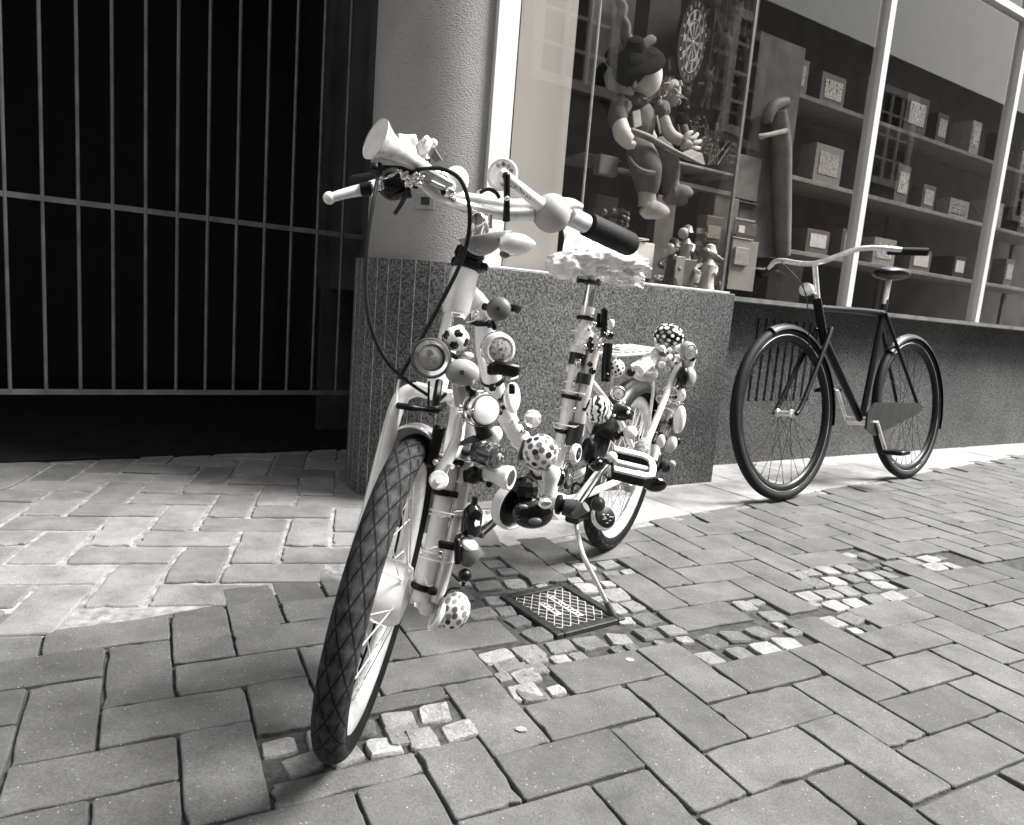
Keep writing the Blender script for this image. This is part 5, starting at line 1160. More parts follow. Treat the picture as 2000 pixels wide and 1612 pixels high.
# hub spindle pieces around the bottom bracket
m = MB(); m.lathe([(0.001, 0), (0.018, 0.0), (0.019, 0.006), (0.008, 0.012), (0.008, 0.035), (0.001, 0.036)], D(1088, 985, 1.27), V(0.9, -0.3, 0), 24); part(m, 'spool', 'black')
m = MB(); m.tube([D(1100, 990, 1.26), D(1125, 995, 1.26)], [0.015, 0.018], 16); m.tube([D(1125, 1000, 1.26), D(1146, 997, 1.26)], [0.014, 0.016], 16); part(m, 'dynamo', 'dark')
m = MB(); m.tube([D(1120, 1005, 1.25), D(1145, 990, 1.24)], [0.009, 0.010], 16); part(m, 'dynamo_cap', 'mid')
ballorn(D(1168, 985, 1.60), (0.019, 0.017, 0.018), 'dark', 'dark_ball', to=D(1150, 990, 1.62)); 
pr_ = D(1176, 1012, 1.66); m = MB(); m.lathe([(0.001, -0.006), (0.028, -0.006), (0.032, 0.0), (0.032, 0.010), (0.029, 0.013), (0.001, 0.013)], pr_, V(0.55, -1, 0.75), 36); rb_ = part(m, 'wheel_bell', 'white_plastic', label='round bell with dark top and white marks beside the rear wheel')
m = MB(); m.lathe([(0.0285, 0.0135), (0.026, 0.017), (0.001, 0.020)], pr_, V(0.55, -1, 0.75), 32); tp = part(m, 'face', 'black', rb_)
m = MB(); rr = random.Random(2); a_, b_, c_ = frame(V(0.55, -1, 0.75))
for k in range(10): t = rr.uniform(0, 6.28); q = rr.uniform(0.004, 0.018); m.ball(pr_+c_*0.019+a_*q*math.cos(t)+b_*q*math.sin(t), (0.004, 0.0015, 0.002), c_, 8, 6)
part(m, 'marks', 'white_plastic', rb_)
m = MB(); m.ball(D(1225, 952, 1.62), (0.026, 0.018, 0.020), V(0.5, 0, -1), 20, 14); part(m, 'clear_bulb', 'film', label='clear glass bulb')
m = MB(); m.ball(D(1225, 952, 1.62), (0.014, 0.010, 0.012), V(0.5, 0, -1), 14, 10, wob=0.3); part(m, 'bulb_filling', 'pale')
ballorn(D(1279, 945, 1.65), (0.030, 0.020, 0.019), 'gloss', 'black_bell', 'glossy black oval bell lowest on the carrier stay', axis=V(0.1, -1, 0.1), to=D(1262, 935, 1.68))
m = MB(); m.ball(D(1272, 925, 1.62), (0.012, 0.006, 0.006), V(0, -1, 0.6), 14, 8, hint=Z); part(m, 'painted_shine', 'white_plastic')  # white lump imitates the shine on the black oval bell

# carrier -------------------------------------------------------------------------------------
def RK(s, l, t=0.598): return BK(s, t, l)
m = MB(); cx = 0.0
for l in (-0.055, -0.02, 0.02, 0.055): m.tube([RK(0.36, l*0.5), RK(0.31, l), RK(-0.10, l), RK(-0.12, l*0.8)], 0.0042, 10)
for s_ in (-0.08, 0.06, 0.2, 0.33): m.tube([RK(s_, -0.055), RK(s_, 0.055)], 0.0038, 8)
for sg in (-1, 1): m.tube([RK(0.05, sg*0.055), BK(0.02, 0.48, sg*0.062), RH+el*sg*0.062], 0.0045, 10); 
car = part(m, 'carrier', 'alu')
# plastic-wrapped bundle on the carrier
for q in range(8):
    m = MB(); m.box(BK(0.30-q*0.052, 0.6045, 0.0), es*0.009, el*0.058, et*0.0025, bev=0.001); part(m, 'slat', 'white', car, smooth=False)
bun = car
crumple([BK(0.33, 0.612, -0.03), BK(0.33, 0.615, 0.03), BK(0.22, 0.612, 0.035), BK(0.21, 0.61, -0.035)], 0.010, 'film_wrap', car)
crumple([D(1228, 712, 1.68), D(1262, 692, 1.72), D(1288, 704, 1.70), D(1245, 732, 1.64)], 0.008, 'film_wrap', car)
p0, p1 = D(1247, 725, 1.66), D(1285, 692, 1.72); m = MB(); m.tube([p0, p1], 0.015, 20); part(m, 'rolled_film', 'white_plastic', bun)
m = MB(); m.lathe([(0.014, 0.0), (0.0165, 0.002), (0.0155, 0.006)], p1, unit(p1-p0), 20); part(m, 'roll_end', 'dark', bun)
m = MB(); m.lathe([(0.001, -0.012), (0.026, -0.010), (0.031, -0.002), (0.031, 0.006), (0.027, 0.012), (0.001, 0.013)], D(1260, 731, 1.70), unit(V(0, -0.25, 1)), 30, sc=(1, 1)); part(m, 'tail_lamp', 'cream', car)
m = MB(); m.ball(D(1232, 728, 1.66), (0.010, 0.010, 0.010), None, 14, 8); part(m, 'lamp_mount', 'black', car)
# leaning stay with bells : wooden spoon handle + clear tube
mt0, mt1 = D(1330, 700, 1.70), D(1262, 868, 1.55)
m = MB(); m.tube([mt0, D(1300, 775, 1.64), mt1], [0.0085, 0.0075, 0.008], 14); sp = part(m, 'wooden_spoon', 'cream', label='wooden spoon tied upright behind the saddle')
m = MB(); m.ball(D(1254, 874, 1.54), (0.017, 0.010, 0.027), unit(mt0-mt1), 22, 14); part(m, 'spoon_bowl', mat('carved_wood', 0.26, 0.5, var=0.5, vs=120, bump=1.0, bs=120), sp)
sheath([D(1342, 712, 1.72), D(1306, 815, 1.66), D(1287, 868, 1.62)], 0.0135, 'film')
sheath([D(1342, 712, 1.73), D(1306, 815, 1.67), D(1287, 868, 1.63)], 0.0090, 'pale')
m = MB(); m.tube([D(1345, 700, 1.70), D(1340, 735, 1.70)], [0.018, 0.011], 16); part(m, 'stay_cap', 'cream')
for (x, y) in ((1310, 764), (1295, 782), (1303, 806)): ziptie(D(x, y, 1.66), unit(mt0-mt1), 0.0165)
# top dotted dome
dm = MB(); dc0 = D(1306, 657, 1.72); dm.ball(dc0, (0.0385, 0.036, 0.030), V(0, -0.3, 1), 36, 20); cap_dots(dm, dc0, (0.0385, 0.036, 0.030), V(0, -0.3, 1), 76, 0.145, [1, 1, 1, 2], zmin=-0.35, seedv=4, lift=0.0010)
dm.build('domed_bell', [M['gloss'], M['white_plastic'], M['pale']], bike, label='domed bell in black with white dots')
m = MB(); m.tube([D(1290, 668, 1.70), D(1322, 672, 1.70)], 0.012, 14); part(m, 'dome_base', 'pale')
m = MB(); rr = random.Random(21)
for k in range(26): m.ball(D(rr.uniform(1285, 1330), rr.uniform(672, 722), rr.uniform(1.66, 1.72)), rr.uniform(0.004, 0.0085), None, 10, 7, wob=0.2)
part(m, 'bead_cluster', 'white_plastic')
m = MB()
for k in range(10): m.ball(D(rr.uniform(1288, 1350), rr.uniform(675, 722), rr.uniform(1.68, 1.70)), rr.uniform(0.003, 0.006), None, 10, 7, wob=0.2)
part(m, 'bead_cluster', 'mid')
drumbell(D(1337, 684, 1.67), V(0.55, -0.9, -0.1), 0.0215, 0.020, 'pale', 'print'); ballorn(D(1355, 688, 1.67), 0.0085, 'white_plastic', 'white_ball'); ballorn(D(1352, 700, 1.68), 0.008, 'black', 'black_ball')
bell(D(1346, 737, 1.68), V(1, -0.6, 0.1), 0.024, 'pale', 0.6, None, 'black', to=D(1328, 735, 1.70)); m = MB(); m.ball(D(1334, 735, 1.66), (0.020, 0.014, 0.024), None, 18, 12); part(m, 'black_bell', 'black')
ballorn(D(1331, 772, 1.66), (0.014, 0.010, 0.016), 'alu', 'small_bell', to=D(1315, 775, 1.68))
ballorn(D(1327, 820, 1.62), (0.020, 0.014, 0.033), 'white_plastic', 'egg_bell', 'plain white egg-shaped bell behind the spoon', axis=unit(V(0.05, 0, 1)), to=D(1308, 820, 1.65))
ballorn(D(1311, 868, 1.61), (0.015, 0.013, 0.020), 'cream', 'cream_bell', axis=V(0.2, 0, 1), to=D(1298, 868, 1.63)); ballorn(D(1322, 862, 1.64), 0.010, 'black', 'black_ball'); ballorn(D(1291, 862, 1.60), (0.010, 0.010, 0.016), 'white_plastic', 'small_bell')
m = MB(); m.ball(D(1300, 912, 1.62), (0.018, 0.014, 0.012), V(1, 0, 0), 16, 10); part(m, 'dark_bell', 'dark'); ballorn(D(1312, 907, 1.61), 0.0095, 'pale', 'small_ball'); m = MB(); m.tube([D(1285, 890, 1.64), D(1278, 915, 1.62)], [0.012, 0.014], 14); part(m, 'black_cap', 'black')
m = MB(); m.tube([D(1281, 872, 1.60), D(1277, 900, 1.58)], [0.011, 0.008], 14); m.ball(D(1286, 887, 1.59), 0.006, None, 12, 8); part(m, 'cream_funnel', 'cream')

# ================================================================== SECOND BICYCLE leaning at the wall, only its wheel is seen in full
n2 = unit(V(0.60, -0.78, 0.13)); e2 = unit(np.cross(n2, Z)); e2 = e2 if e2[0] > 0 else -e2; u2 = np.cross(e2, n2); u2 = u2 if u2[2] > 0 else -u2
R2 = 0.352; c2 = V(1.10, 2.845, R2*u2[2])
bk2 = empty('bicycle', (c2[0]+0.5, c2[1]+0.35, 0), 'dark bicycle with thin black tyres leaning near the vented plinth', 'bicycle')
def B2(s, t, l=0.0): return c2 + s*e2 + (t-R2)*u2 + l*n2
for cc in (c2, c2+e2*1.08):
    w_ = wheel(cc, n2, R2, 0.019, bk2, tyre='tyre_plain' if 'tyre_plain' in M else 'rubber', rim='black', spokes=32, spk='dark', hubr=0.018, hubw=0.035, rimw=0.012)
    m = MB(); m.torus(cc+n2*0.0135, n2, R2-0.036, 0.0016, 96, 8); m.build('rim_edge', M['chrome'], w_)
def p2(m, name, mt, parent=None): return m.build(name, M[mt], parent or bk2)
m = MB(); m.tube([B2(0.22, 0.83), B2(0.29, 0.64)], 0.018, 18); m.tube([B2(0.235, 0.79), B2(0.62, 0.80), B2(0.80, 0.80)], 0.014, 14); m.tube([B2(0.285, 0.66), B2(0.62, 0.30)], 0.017, 14); m.tube([B2(0.62, 0.30), B2(0.82, 0.86)], 0.014, 14)
for sg in (-1, 1): m.tube([B2(0.62, 0.30, sg*0.02), B2(1.08, R2, sg*0.05)], 0.009, 10); m.tube([B2(0.79, 0.80, sg*0.015), B2(1.08, R2, sg*0.05)], 0.008, 10)
p2(m, 'frame', 'black')
m = MB()
for sg in (-1, 1): m.tube([B2(0.27, 0.70, sg*0.03), B2(0.25, 0.66, sg*0.045)*0.5+B2(0.27, 0.70, sg*0.03)*0.5, B2(0.05, 0.40, sg*0.05), B2(0, R2, sg*0.05)], 0.010, 10, smooth=3)
p2(m, 'fork', 'black')
m = MB(); m.tube([B2(0.225, 0.83), B2(0.20, 0.96)], 0.011, 12); m.tube([B2(0.32, 1.0, -0.29), B2(0.22, 1.01, -0.18), B2(0.19, 0.97, 0), B2(0.22, 1.01, 0.18), B2(0.32, 1.0, 0.29)], 0.011, 12, smooth=4); p2(m, 'handlebar', 'alu')
for sg in (-1, 1): m = MB(); m.tube([B2(0.30, 1.0, sg*0.25), B2(0.39, 0.99, sg*0.36)], 0.016, 14); p2(m, 'grip', 'rubber')
m = MB(); m.tube([B2(0.81, 0.84), B2(0.85, 0.96)], 0.012, 12); p2(m, 'seat_post', 'alu')
m = MB(); m.ball(B2(0.87, 0.99), (0.13, 0.07, 0.03), u2, 24, 12, hint=n2); p2(m, 'saddle', 'black')
m = MB(); m.tube([B2(0.62, 0.30, -0.06), B2(0.62, 0.30, 0.06)], 0.02, 14); m.tube([B2(0.62, 0.30, 0.07), B2(0.70, 0.16, 0.075)], 0.008, 10); m.tube([B2(0.62, 0.30, -0.07), B2(0.54, 0.44, -0.075)], 0.008, 10); p2(m, 'crank', 'alu')
m = MB(); m.box(B2(0.70, 0.16, 0.12), e2*0.045, n2*0.045, u2*0.01, bev=0.004); p2(m, 'pedal', 'black')
m = MB(); m.box(B2(0.54, 0.44, -0.12), e2*0.045, n2*0.045, u2*0.01, bev=0.004); p2(m, 'pedal', 'black')

# ================================================================== THINGS IN THE SHOP WINDOW
def bx(m, x0, y0, x1, y1, off, th, mi=0, bev=0.002):
    """upright box parallel to the window whose front face spans two picture corners"""
    a, b_ = W(x0, y0, off), W(x1, y1, off); s0, s1 = (a-WP)@WD, (b_-WP)@WD; z0, z1 = sorted((a[2], b_[2]))
    m.box(WS((s0+s1)/2, off+th/2, (z0+z1)/2), WD*abs(s1-s0)/2, WN*th/2, Z*(z1-z0)/2, mi, bev=bev); return (s0+s1)/2
# the doll --------------------------------------------------------------
def doll(label, dx, sc, off, hat, mats, fair=False):
    cl, pc, dk, sk_, hr = mats
    def P(x, y, o=0.0): return W(1250+(x-1250)*sc+dx[0], 250+(y-250)*sc+dx[1], off+o)
    e = empty('doll', P(1262, 330), label, 'doll'); k = sc
    body = MB(); body.ball(P(1252, 240), (0.066*k, 0.050*k, 0.085*k), Z, 26, 18, wob=0.05, hint=-WN)
    body.tube([P(1246, 200), P(1252, 180)], [0.030*k, 0.024*k], 16)
    bd = body.build('body', M[cl], e)
    m = MB(); m.ball(P(1262, 150, -0.01), (0.067*k, 0.066*k, 0.082*k), Z, 30, 20); m.ball(P(1240, 164, -0.05), (0.010*k, 0.008*k, 0.016*k), Z, 12, 8); hd_ = m.build('head', M[sk_], e)
    m = MB(); m.tube([P(1236, 192), P(1245, 200, -0.03), P(1262, 200, -0.02)], [0.014*k, 0.016*k, 0.013*k], 10, smooth=3); m.ball(P(1246, 200), (0.052*k, 0.045*k, 0.016*k), Z, 20, 10, wob=0.2); m.build('collar', M[cl], e)
    rr = random.Random(3 if fair else 6)
    m = MB()
    if fair:
        for q in range(60):
            t = rr.uniform(0, 6.28); v = rr.uniform(-0.3, 1); a = V(math.cos(t)*math.sqrt(1-v*v), math.sin(t)*math.sqrt(1-v*v), v); p = P(1254, 150)+a*0.066*k; m.tube([p, p+a*0.02*k+V(rr.uniform(-1, 1), rr.uniform(-1, 1), rr.uniform(-1.2, 0.6))*0.016*k, p+a*0.028*k+V(rr.uniform(-1, 1), rr.uniform(-1, 1), -1)*0.03*k], [0.011*k, 0.008*k, 0.002], 7, smooth=2)
    else:
        m.ball(P(1229, 132, -0.015), (0.082*k, 0.070*k, 0.070*k), Z, 24, 14)
        for q in range(34):
            u = q/33; x = 1222+u*60+rr.uniform(-2, 2); y1 = 168-u*42+rr.uniform(-6, 8)
            m.tube([P(1238+u*26, 104, -0.060), P(x-2, (104+y1)/2, -0.078+0.02*abs(u-0.6)), P(x+rr.uniform(-1, 5), y1, -0.076+0.02*abs(u-0.6))], [0.014*k, 0.010*k, 0.0012], 7, smooth=3)
    if not fair:
        for q in range(22):
            u = q/21; x = 1232+u*50; y1 = 158-u*24+rr.uniform(-9, 9); m.tube([P(x-4, 108, -0.085), P(x-1, 128, -0.092+0.02*abs(u-0.5)), P(x+rr.uniform(-2, 4), y1, -0.086+0.03*abs(u-0.5))], [0.010*k, 0.008*k, 0.001], 6, smooth=3)
    m.build('hair', M[hr], e)
    if hat:
        m = MB(); axh = unit(P(1222, 40)-P(1240, 110)); hb = P(1240, 108, -0.03)
        m.lathe([(0.001, -0.012), (0.112*k, -0.030), (0.138*k, -0.020), (0.142*k, -0.010), (0.125*k, 0.0), (0.060*k, 0.004), (0.052*k, 0.012), (0.046*k, 0.045), (0.034*k, 0.062), (0.001, 0.068)], hb, unit(axh+V(0.25, -0.55, 0)), 36, hint=WD, sc=(1.0, 0.8)); h_ = m.build('hat', M['darkcloth'], hd_)
        m = MB(); m.tube([P(1232, 92, -0.02), P(1222, 70, -0.02), P(1221, 52, -0.02), P(1213, 35, -0.02), P(1216, 18, -0.02), P(1210, 0, -0.02), P(1212, -30, -0.02), P(1206, -70, -0.02)], [0.030*k, 0.022*k, 0.0235*k, 0.021*k, 0.022*k, 0.0185*k, 0.018*k, 0.006*k], 16, smooth=5); m.build('hat_tip', M['darkcloth' if fair else 'cloth'], h_)
        m = MB(); m.tube([P(1255, 92, -0.045), P(1272, 78, -0.05), P(1276, 84, -0.04)], [0.022*k, 0.020*k, 0.010*k], 12, smooth=3); m.build('hat_band', M['cloth'], h_)
        if not fair:
            m = MB(); m.tube([P(1182, 128, 0.02), P(1168, 150, 0.04), P(1180, 190, 0.05), P(1195, 225, 0.05)], [0.016*k, 0.022*k, 0.024*k, 0.012*k], 12, smooth=4); m.build('hanging_brim', M['darkcloth'], h_)
    # arms
    m = MB(); m.ball(P(1210, 215, -0.03), (0.046*k, 0.040*k, 0.050*k), V(0.2, 0, 1), 22, 14, wob=0.22); m.tube([P(1208, 200, -0.03), P(1206, 232, -0.045), P(1212, 252, -0.055)], [0.030*k, 0.040*k, 0.028*k], 16, smooth=4); m.ball(P(1292, 215, -0.03), (0.030*k, 0.034*k, 0.040*k), V(-0.2, 0, 1), 20, 12, wob=0.22); m.build('sleeve', M[cl], e)
    m = MB(); m.tube([P(1210, 238, -0.055), P(1216, 262, -0.075), P(1232, 280, -0.095), P(1236, 275, -0.10)], [0.030*k, 0.037*k, 0.028*k, 0.010*k], 18, smooth=4); m.build('forearm', M[sk_], e)
    m = MB(); m.tube([P(1296, 232, -0.04), P(1308, 262, -0.07), P(1330, 275, -0.09)], [0.024*k, 0.026*k, 0.022*k], 14, smooth=4); m.build('forearm', M[pc], e)
    m = MB(); m.ball(P(1340, 284, -0.10), (0.030*k, 0.026*k, 0.026*k), V(1, 0, -0.3), 18, 12, wob=0.1)
    for q, (x, y, x2, y2) in enumerate(((1352, 272, 1362, 262), (1356, 280, 1368, 276), (1354, 290, 1366, 290), (1348, 298, 1360, 302))): m.tube([P(x-12, y, -0.10), P(x, y, -0.115), P(x2, y2, -0.105)], [0.011*k, 0.0115*k, 0.008*k], 10, smooth=3)
    m.tube([P(1336, 274, -0.11), P(1344, 262, -0.115), P(1352, 258, -0.11)], [0.011*k, 0.010*k, 0.007*k], 10, smooth=3); m.build('hand', M[pc], e)
    # bib straps
    m = MB(); 
    m.poly([P(1236, 218, -0.052), P(1250, 214, -0.056), P(1254, 245, -0.062), P(1240, 250, -0.06)], WN*0.008); m.tube([P(1282, 226, -0.052), P(1290, 262, -0.06)], 0.005, 8); m.build('bib', M['palecloth' if not fair else 'cloth'], e, smooth=False)
    # legs
    m = MB()
    m.tube([P(1248, 285, 0.0), P(1252, 300, -0.05), P(1262, 330, -0.075), P(1264, 362, -0.07), P(1263, 378, -0.07)], [0.052*k, 0.060*k, 0.066*k, 0.052*k, 0.040*k], 20, smooth=5)
    m.tube([P(1228, 308, -0.08), P(1245, 330, -0.125), P(1275, 338, -0.13), P(1288, 322, -0.10)], [0.008*k, 0.012*k, 0.012*k, 0.008*k], 8, smooth=3)
    m.tube([P(1285, 285, 0.02), P(1300, 305, -0.03), P(1308, 330, -0.045), P(1309, 352, -0.04)], [0.045*k, 0.046*k, 0.044*k, 0.036*k], 20, smooth=5); m.build('trousers', M[cl], e)
    for (x, y, o) in ((1263, 378, -0.07), (1309, 352, -0.04)):
        m = MB(); m.tube([P(x, y-4, o), P(x+1, y+8, o), P(x+2, y+24, o)], [0.036*k, 0.036*k, 0.040*k], 18, smooth=3)
        dn = 22 if x < 1300 else 12
        m.tube([P(x-6, y+24, o), P(x+4, y+30, o-0.01), P(x+24, y+dn+12, o-0.03), P(x+40, y+dn+14, o-0.035)], [0.030*k, 0.043*k, 0.034*k, 0.016*k], 18, smooth=4)
        sh = m.build('shoe', M[pc if x < 1300 else 'cloth'], e)
    return e
doll('cloth doll in a black hat with a tall crumpled tip, holding a wooden instrument', (0, 0), 1.0, 0.30, True, ('cloth', 'palecloth', 'darkcloth', 'skin', 'hair'))
doll('fair-haired cloth doll half hidden behind the doll in the black hat', (48, 12), 0.80, 0.52, False, ('darkcloth', 'cloth', 'darkcloth', 'palecloth', 'fair'), True)
# instrument lying across the knees
ins = empty('wooden_instrument', W(1300, 300, 0.18), 'wooden stick instrument with a pale blade held across the doll\'s knees', 'instrument')
m = MB(); m.tube([W(1233, 256, 0.20), W(1265, 268, 0.18), W(1310, 292, 0.16), W(1372, 322, 0.14)], [0.013, 0.014, 0.010, 0.004], 12, smooth=4); m.build('neck', M['wood'], ins)
m = MB(); m.poly([W(1285, 268, 0.165), W(1305, 282, 0.16), W(1330, 300, 0.16), W(1350, 292, 0.16), W(1372, 300, 0.15), W(1377, 322, 0.15), W(1345, 313, 0.15), W(1300, 292, 0.16)], WN*0.008); m.build('blade', M['palecloth'], ins, smooth=False)
# wooden shelf / bench
bench = empty('wooden_bench', W(1290, 340, 0.42), 'grey wooden display bench the dolls sit on', 'bench')
m = MB(); bx(m, 1140, 300, 1215, 314, 0.34, 0.25); bx(m, 1325, 320, 1440, 342, 0.33, 0.25); m.build('top', M['wood'], bench, smooth=False)
m = MB(); bx(m, 1165, 318, 1432, 385, 0.36, 0.03); m.build('apron', M['darkwood'], bench, smooth=False)
for (a, b_) in ((1165, 1192), (1285, 1303), (1398, 1424)):
    m = MB(); bx(m, a, 380, b_, 560, 0.37, 0.05); m.build('leg', M['darkwood'], bench, smooth=False)
m = MB(); bx(m, 1173, 300, 1205, 346, 0.30, 0.04); tag(m.build('wooden_block', M['wood'], smooth=False), 'pale wooden block hanging on the bench beside the doll', 'block')
# dartboard hung side on to the window
dbp = W(1353, 82, 0.48); dn_ = unit(V(-0.93, -0.30, 0.05)); 
dn_ = unit(-0.93*WD*1.0 - 0.30*WN + 0.02*Z)
TB = TOCAM(dbp); side_ = unit(np.cross(TB, Z)); dn_ = unit(TB*0.36 - side_*0.93)
db = empty('dartboard', dbp, 'round dartboard with light and dark segments hanging high in the display', 'dartboard')
rB = 0.158
m = MB(); m.lathe([(0.001, -0.016), (rB*1.06, -0.016), (rB*1.08, -0.012), (rB*1.08, 0.0), (0.001, 0.001)], dbp, dn_, 48); m.build('backing', M['black'], db)
a_, b_, c_ = frame(dn_)
for par, mt in ((0, 'grey'), (1, 'black')):
    m = MB()
    for k in range(20):
        if k % 2 != par: continue
        for (r0, r1) in ((0.10, 0.50), (0.56, 0.80)):
            t0_, t1_ = 2*math.pi*k/20+0.02, 2*math.pi*(k+1)/20-0.02
            m.add([dbp+c_*0.0025+rB*r*(math.cos(t)*a_+math.sin(t)*b_) for r, t in ((r0, t0_), (r1, t0_), (r1, t1_), (r0, t1_))]+[dbp+c_*0.0012+rB*r*(math.cos(t)*a_+math.sin(t)*b_) for r, t in ((r0, t0_), (r1, t0_), (r1, t1_), (r0, t1_))], [(0, 1, 2, 3), (7, 6, 5, 4), (0, 4, 5, 1), (1, 5, 6, 2), (2, 6, 7, 3), (3, 7, 4, 0)])
    m.build('light_segments' if par == 0 else 'dark_segments', M[mt], db, smooth=False)
m = MB(); 
for r in (0.10, 0.50, 0.56, 0.80): m.torus(dbp+c_*0.003, dn_, rB*r, 0.0010, 48, 6)
m.lathe([(rB*0.05, 0.002), (rB*0.04, 0.005), (0.001, 0.005)], dbp, dn_, 16); m.build('wire', M['alu'], db)
m = MB(); rr = random.Random(1)
for k in range(20):
    t = 2*math.pi*(k+0.5)/20; p = dbp+c_*0.0035+rB*0.94*(math.cos(t)*a_+math.sin(t)*b_); q = unit(math.cos(t)*a_+math.sin(t)*b_); s_ = np.cross(c_, q)
    m.box(p, s_*0.0015, q*0.009, c_*0.001); 
    if k % 2: m.box(p+s_*0.008, s_*0.0015, q*0.009, c_*0.001)
m.build('number_ring', M['palecloth'], db, smooth=False)
# plant / twigs
pl = empty('twig_plant', W(1395, 315, 0.33), 'small twiggy plant with tiny leaves beside the bench end', 'plant')
m = MB(); lf = MB(); rr = random.Random(12)
for k in range(16):
    p0 = W(1388+rr.uniform(-14, 14), 322, 0.36+rr.uniform(-0.03, 0.05)); p1 = W(1388+rr.uniform(-45, 45), 235+rr.uniform(-20, 55), 0.36+rr.uniform(-0.06, 0.06)); m.tube([p0, (p0+p1)/2+V(rr.uniform(-1, 1), 0, rr.uniform(-1, 1))*0.01, p1], [0.002, 0.0015, 0.001], 6, smooth=2)
    for q in range(9):
        c = p0+(p1-p0)*rr.uniform(0.35, 1.05)+V(rr.uniform(-1, 1), rr.uniform(-1, 1), rr.uniform(-1, 1))*0.010; lf.ball(c, (0.004, 0.002, 0.0075), V(rr.uniform(-1, 1), rr.uniform(-1, 1), rr.uniform(-1, 1)), 7, 5)
m.build('stems', M['wood'], pl); lf.build('leaves', M['mid'], pl)
# small goods along the sill
def goods(name, label, cat, parts, group=None):
    a = parts[0]; e = empty(name, W((a[1]+a[3])/2, a[4], a[5]), label, cat, group)
    for (pn, x0, y0, x1, y1, off, th, mt) in parts:
        m = MB(); bx(m, x0, y0, x1, y1, off, th); m.build(pn, M[mt], e, smooth=False)
    return e
goods('leaflet_box', 'white box of papers behind the bicycle saddle in the window', 'box', [('carton', 1236, 470, 1272, 545, 0.20, 0.12, 'paper'), ('lid', 1234, 462, 1268, 470, 0.19, 0.14, 'paper')])
goods('picture_card', 'patterned picture card standing at the white board edge', 'card', [('card', 1066, 448, 1082, 532, 0.165, 0.008, 'fair')])
def figure(x, y0, y1, off, label, mt, mt2):
    h_ = y1-y0; e = empty('figurine', W(x, y1, off), label, 'figurine'); k = h_/1384*3.0
    m = MB(); m.lathe([(0.001, 0), (k*0.20, 0), (k*0.17, k*0.1), (k*0.13, k*0.38), (k*0.16, k*0.55), (k*0.08, k*0.68), (0.001, k*0.7)], W(x, y1, off), Z, 20); m.tube([W(x-h_*0.1, y0+h_*0.42, off), W(x-h_*0.24, y0+h_*0.55, off-0.01), W(x-h_*0.12, y0+h_*0.62, off-0.03)], k*0.045, 8, smooth=3); m.tube([W(x+h_*0.1, y0+h_*0.42, off), W(x+h_*0.24, y0+h_*0.52, off-0.01), W(x+h_*0.2, y0+h_*0.66, off-0.03)], k*0.045, 8, smooth=3); m.build('body', M[mt], e)
    m = MB(); m.ball(W(x, y0+h_*0.2, off), k*0.14, None, 16, 10); m.build('head', M[mt2], e)
    m = MB(); m.lathe([(k*0.17, k*0.84), (k*0.14, k*0.88), (k*0.10, k*1.0), (0.001, k*1.04)], W(x, y1, off), Z, 16); m.build('cap', M[mt], e)
figure(1308, 470, 556, 0.17, 'small dark figurine with pale head near the window sill', 'dark', 'pale')
figure(1335, 440, 520, 0.26, 'small pale figurine in a pointed cap under the bench', 'pale', 'palecloth')
figure(1378, 478, 566, 0.17, 'pale figurine with mid grey head right of the dark one', 'palecloth', 'mid')
goods('toy_box', 'tall narrow toy box standing between the figurines', 'box', [('carton', 1322, 500, 1332, 566, 0.14, 0.03, 'pale'), ('window', 1334, 505, 1356, 560, 0.16, 0.03, 'mid')])
goods('toy_box', 'pale toy box with dark stripe below the bench, at its right leg', 'box', [('carton', 1382, 420, 1408, 476, 0.30, 0.06, 'mid'), ('label', 1384, 440, 1406, 468, 0.295, 0.004, 'pale')])
goods('toy_box', 'small wide toy box low in the window corner', 'box', [('carton', 1350, 530, 1392, 568, 0.22, 0.05, 'grey'), ('label', 1356, 536, 1386, 556, 0.215, 0.004, 'fair')])
for (x, y, sz, lab, mt) in ((1200, 424, 1.0, 'bunch of dark toy fruit at the foot of the bench', 'dark'), (1290, 545, 0.6, 'heap of tiny trinkets on the sill behind the saddle', 'pale')):
    e = empty('trinket_pile', W(x, y+20, 0.25), lab, 'trinkets'); rr = random.Random(x)
    for k in range(22):
        m = MB(); m.ball(W(x+rr.uniform(-22, 26)*sz, y+rr.uniform(-12, 16)*sz, 0.25+rr.uniform(-0.03, 0.03)), rr.uniform(0.008, 0.016)*sz**0.5, V(rr.uniform(-1, 1), 1, rr.uniform(-1, 1)), 12, 8, wob=0.15); m.build('trinket', M[rr.choice((mt, 'mid', 'grey'))], e)
goods('hanging_card', 'framed card with small figures hanging at the window corner', 'card', [('card', 1436, 432, 1476, 462, 0.335, 0.006, 'mid'), ('top_edge', 1436, 428, 1476, 432, 0.33, 0.008, 'pale'), ('picture', 1444, 440, 1454, 456, 0.33, 0.006, 'cream')])
goods('blister_pack', 'tall pale blister pack hanging below the framed card', 'pack', [('card', 1432, 466, 1470, 570, 0.335, 0.006, 'grey'), ('bubble', 1438, 482, 1462, 520, 0.32, 0.015, 'pale'), ('header', 1432, 462, 1472, 470, 0.33, 0.008, 'cream')])
goods('wooden_post', 'weathered wooden post behind the recessed pane', 'post', [('post', 1487, 60, 1512, 560, 0.62, 0.08, 'darkwood')])
goods('wooden_post', 'pale wooden post with a cross beam at the corner glass', 'post', [('post', 1444, 300, 1478, 395, 0.60, 0.06, 'wood'), ('beam', 1446, 392, 1482, 402, 0.60, 0.09, 'darkwood')])
goods('wooden_chest', 'dark chest low behind the recessed pane', 'chest', [('carton', 1505, 510, 1560, 590, 0.50, 0.2, 'dark'), ('lid', 1503, 502, 1562, 512, 0.49, 0.22, 'darkwood')])
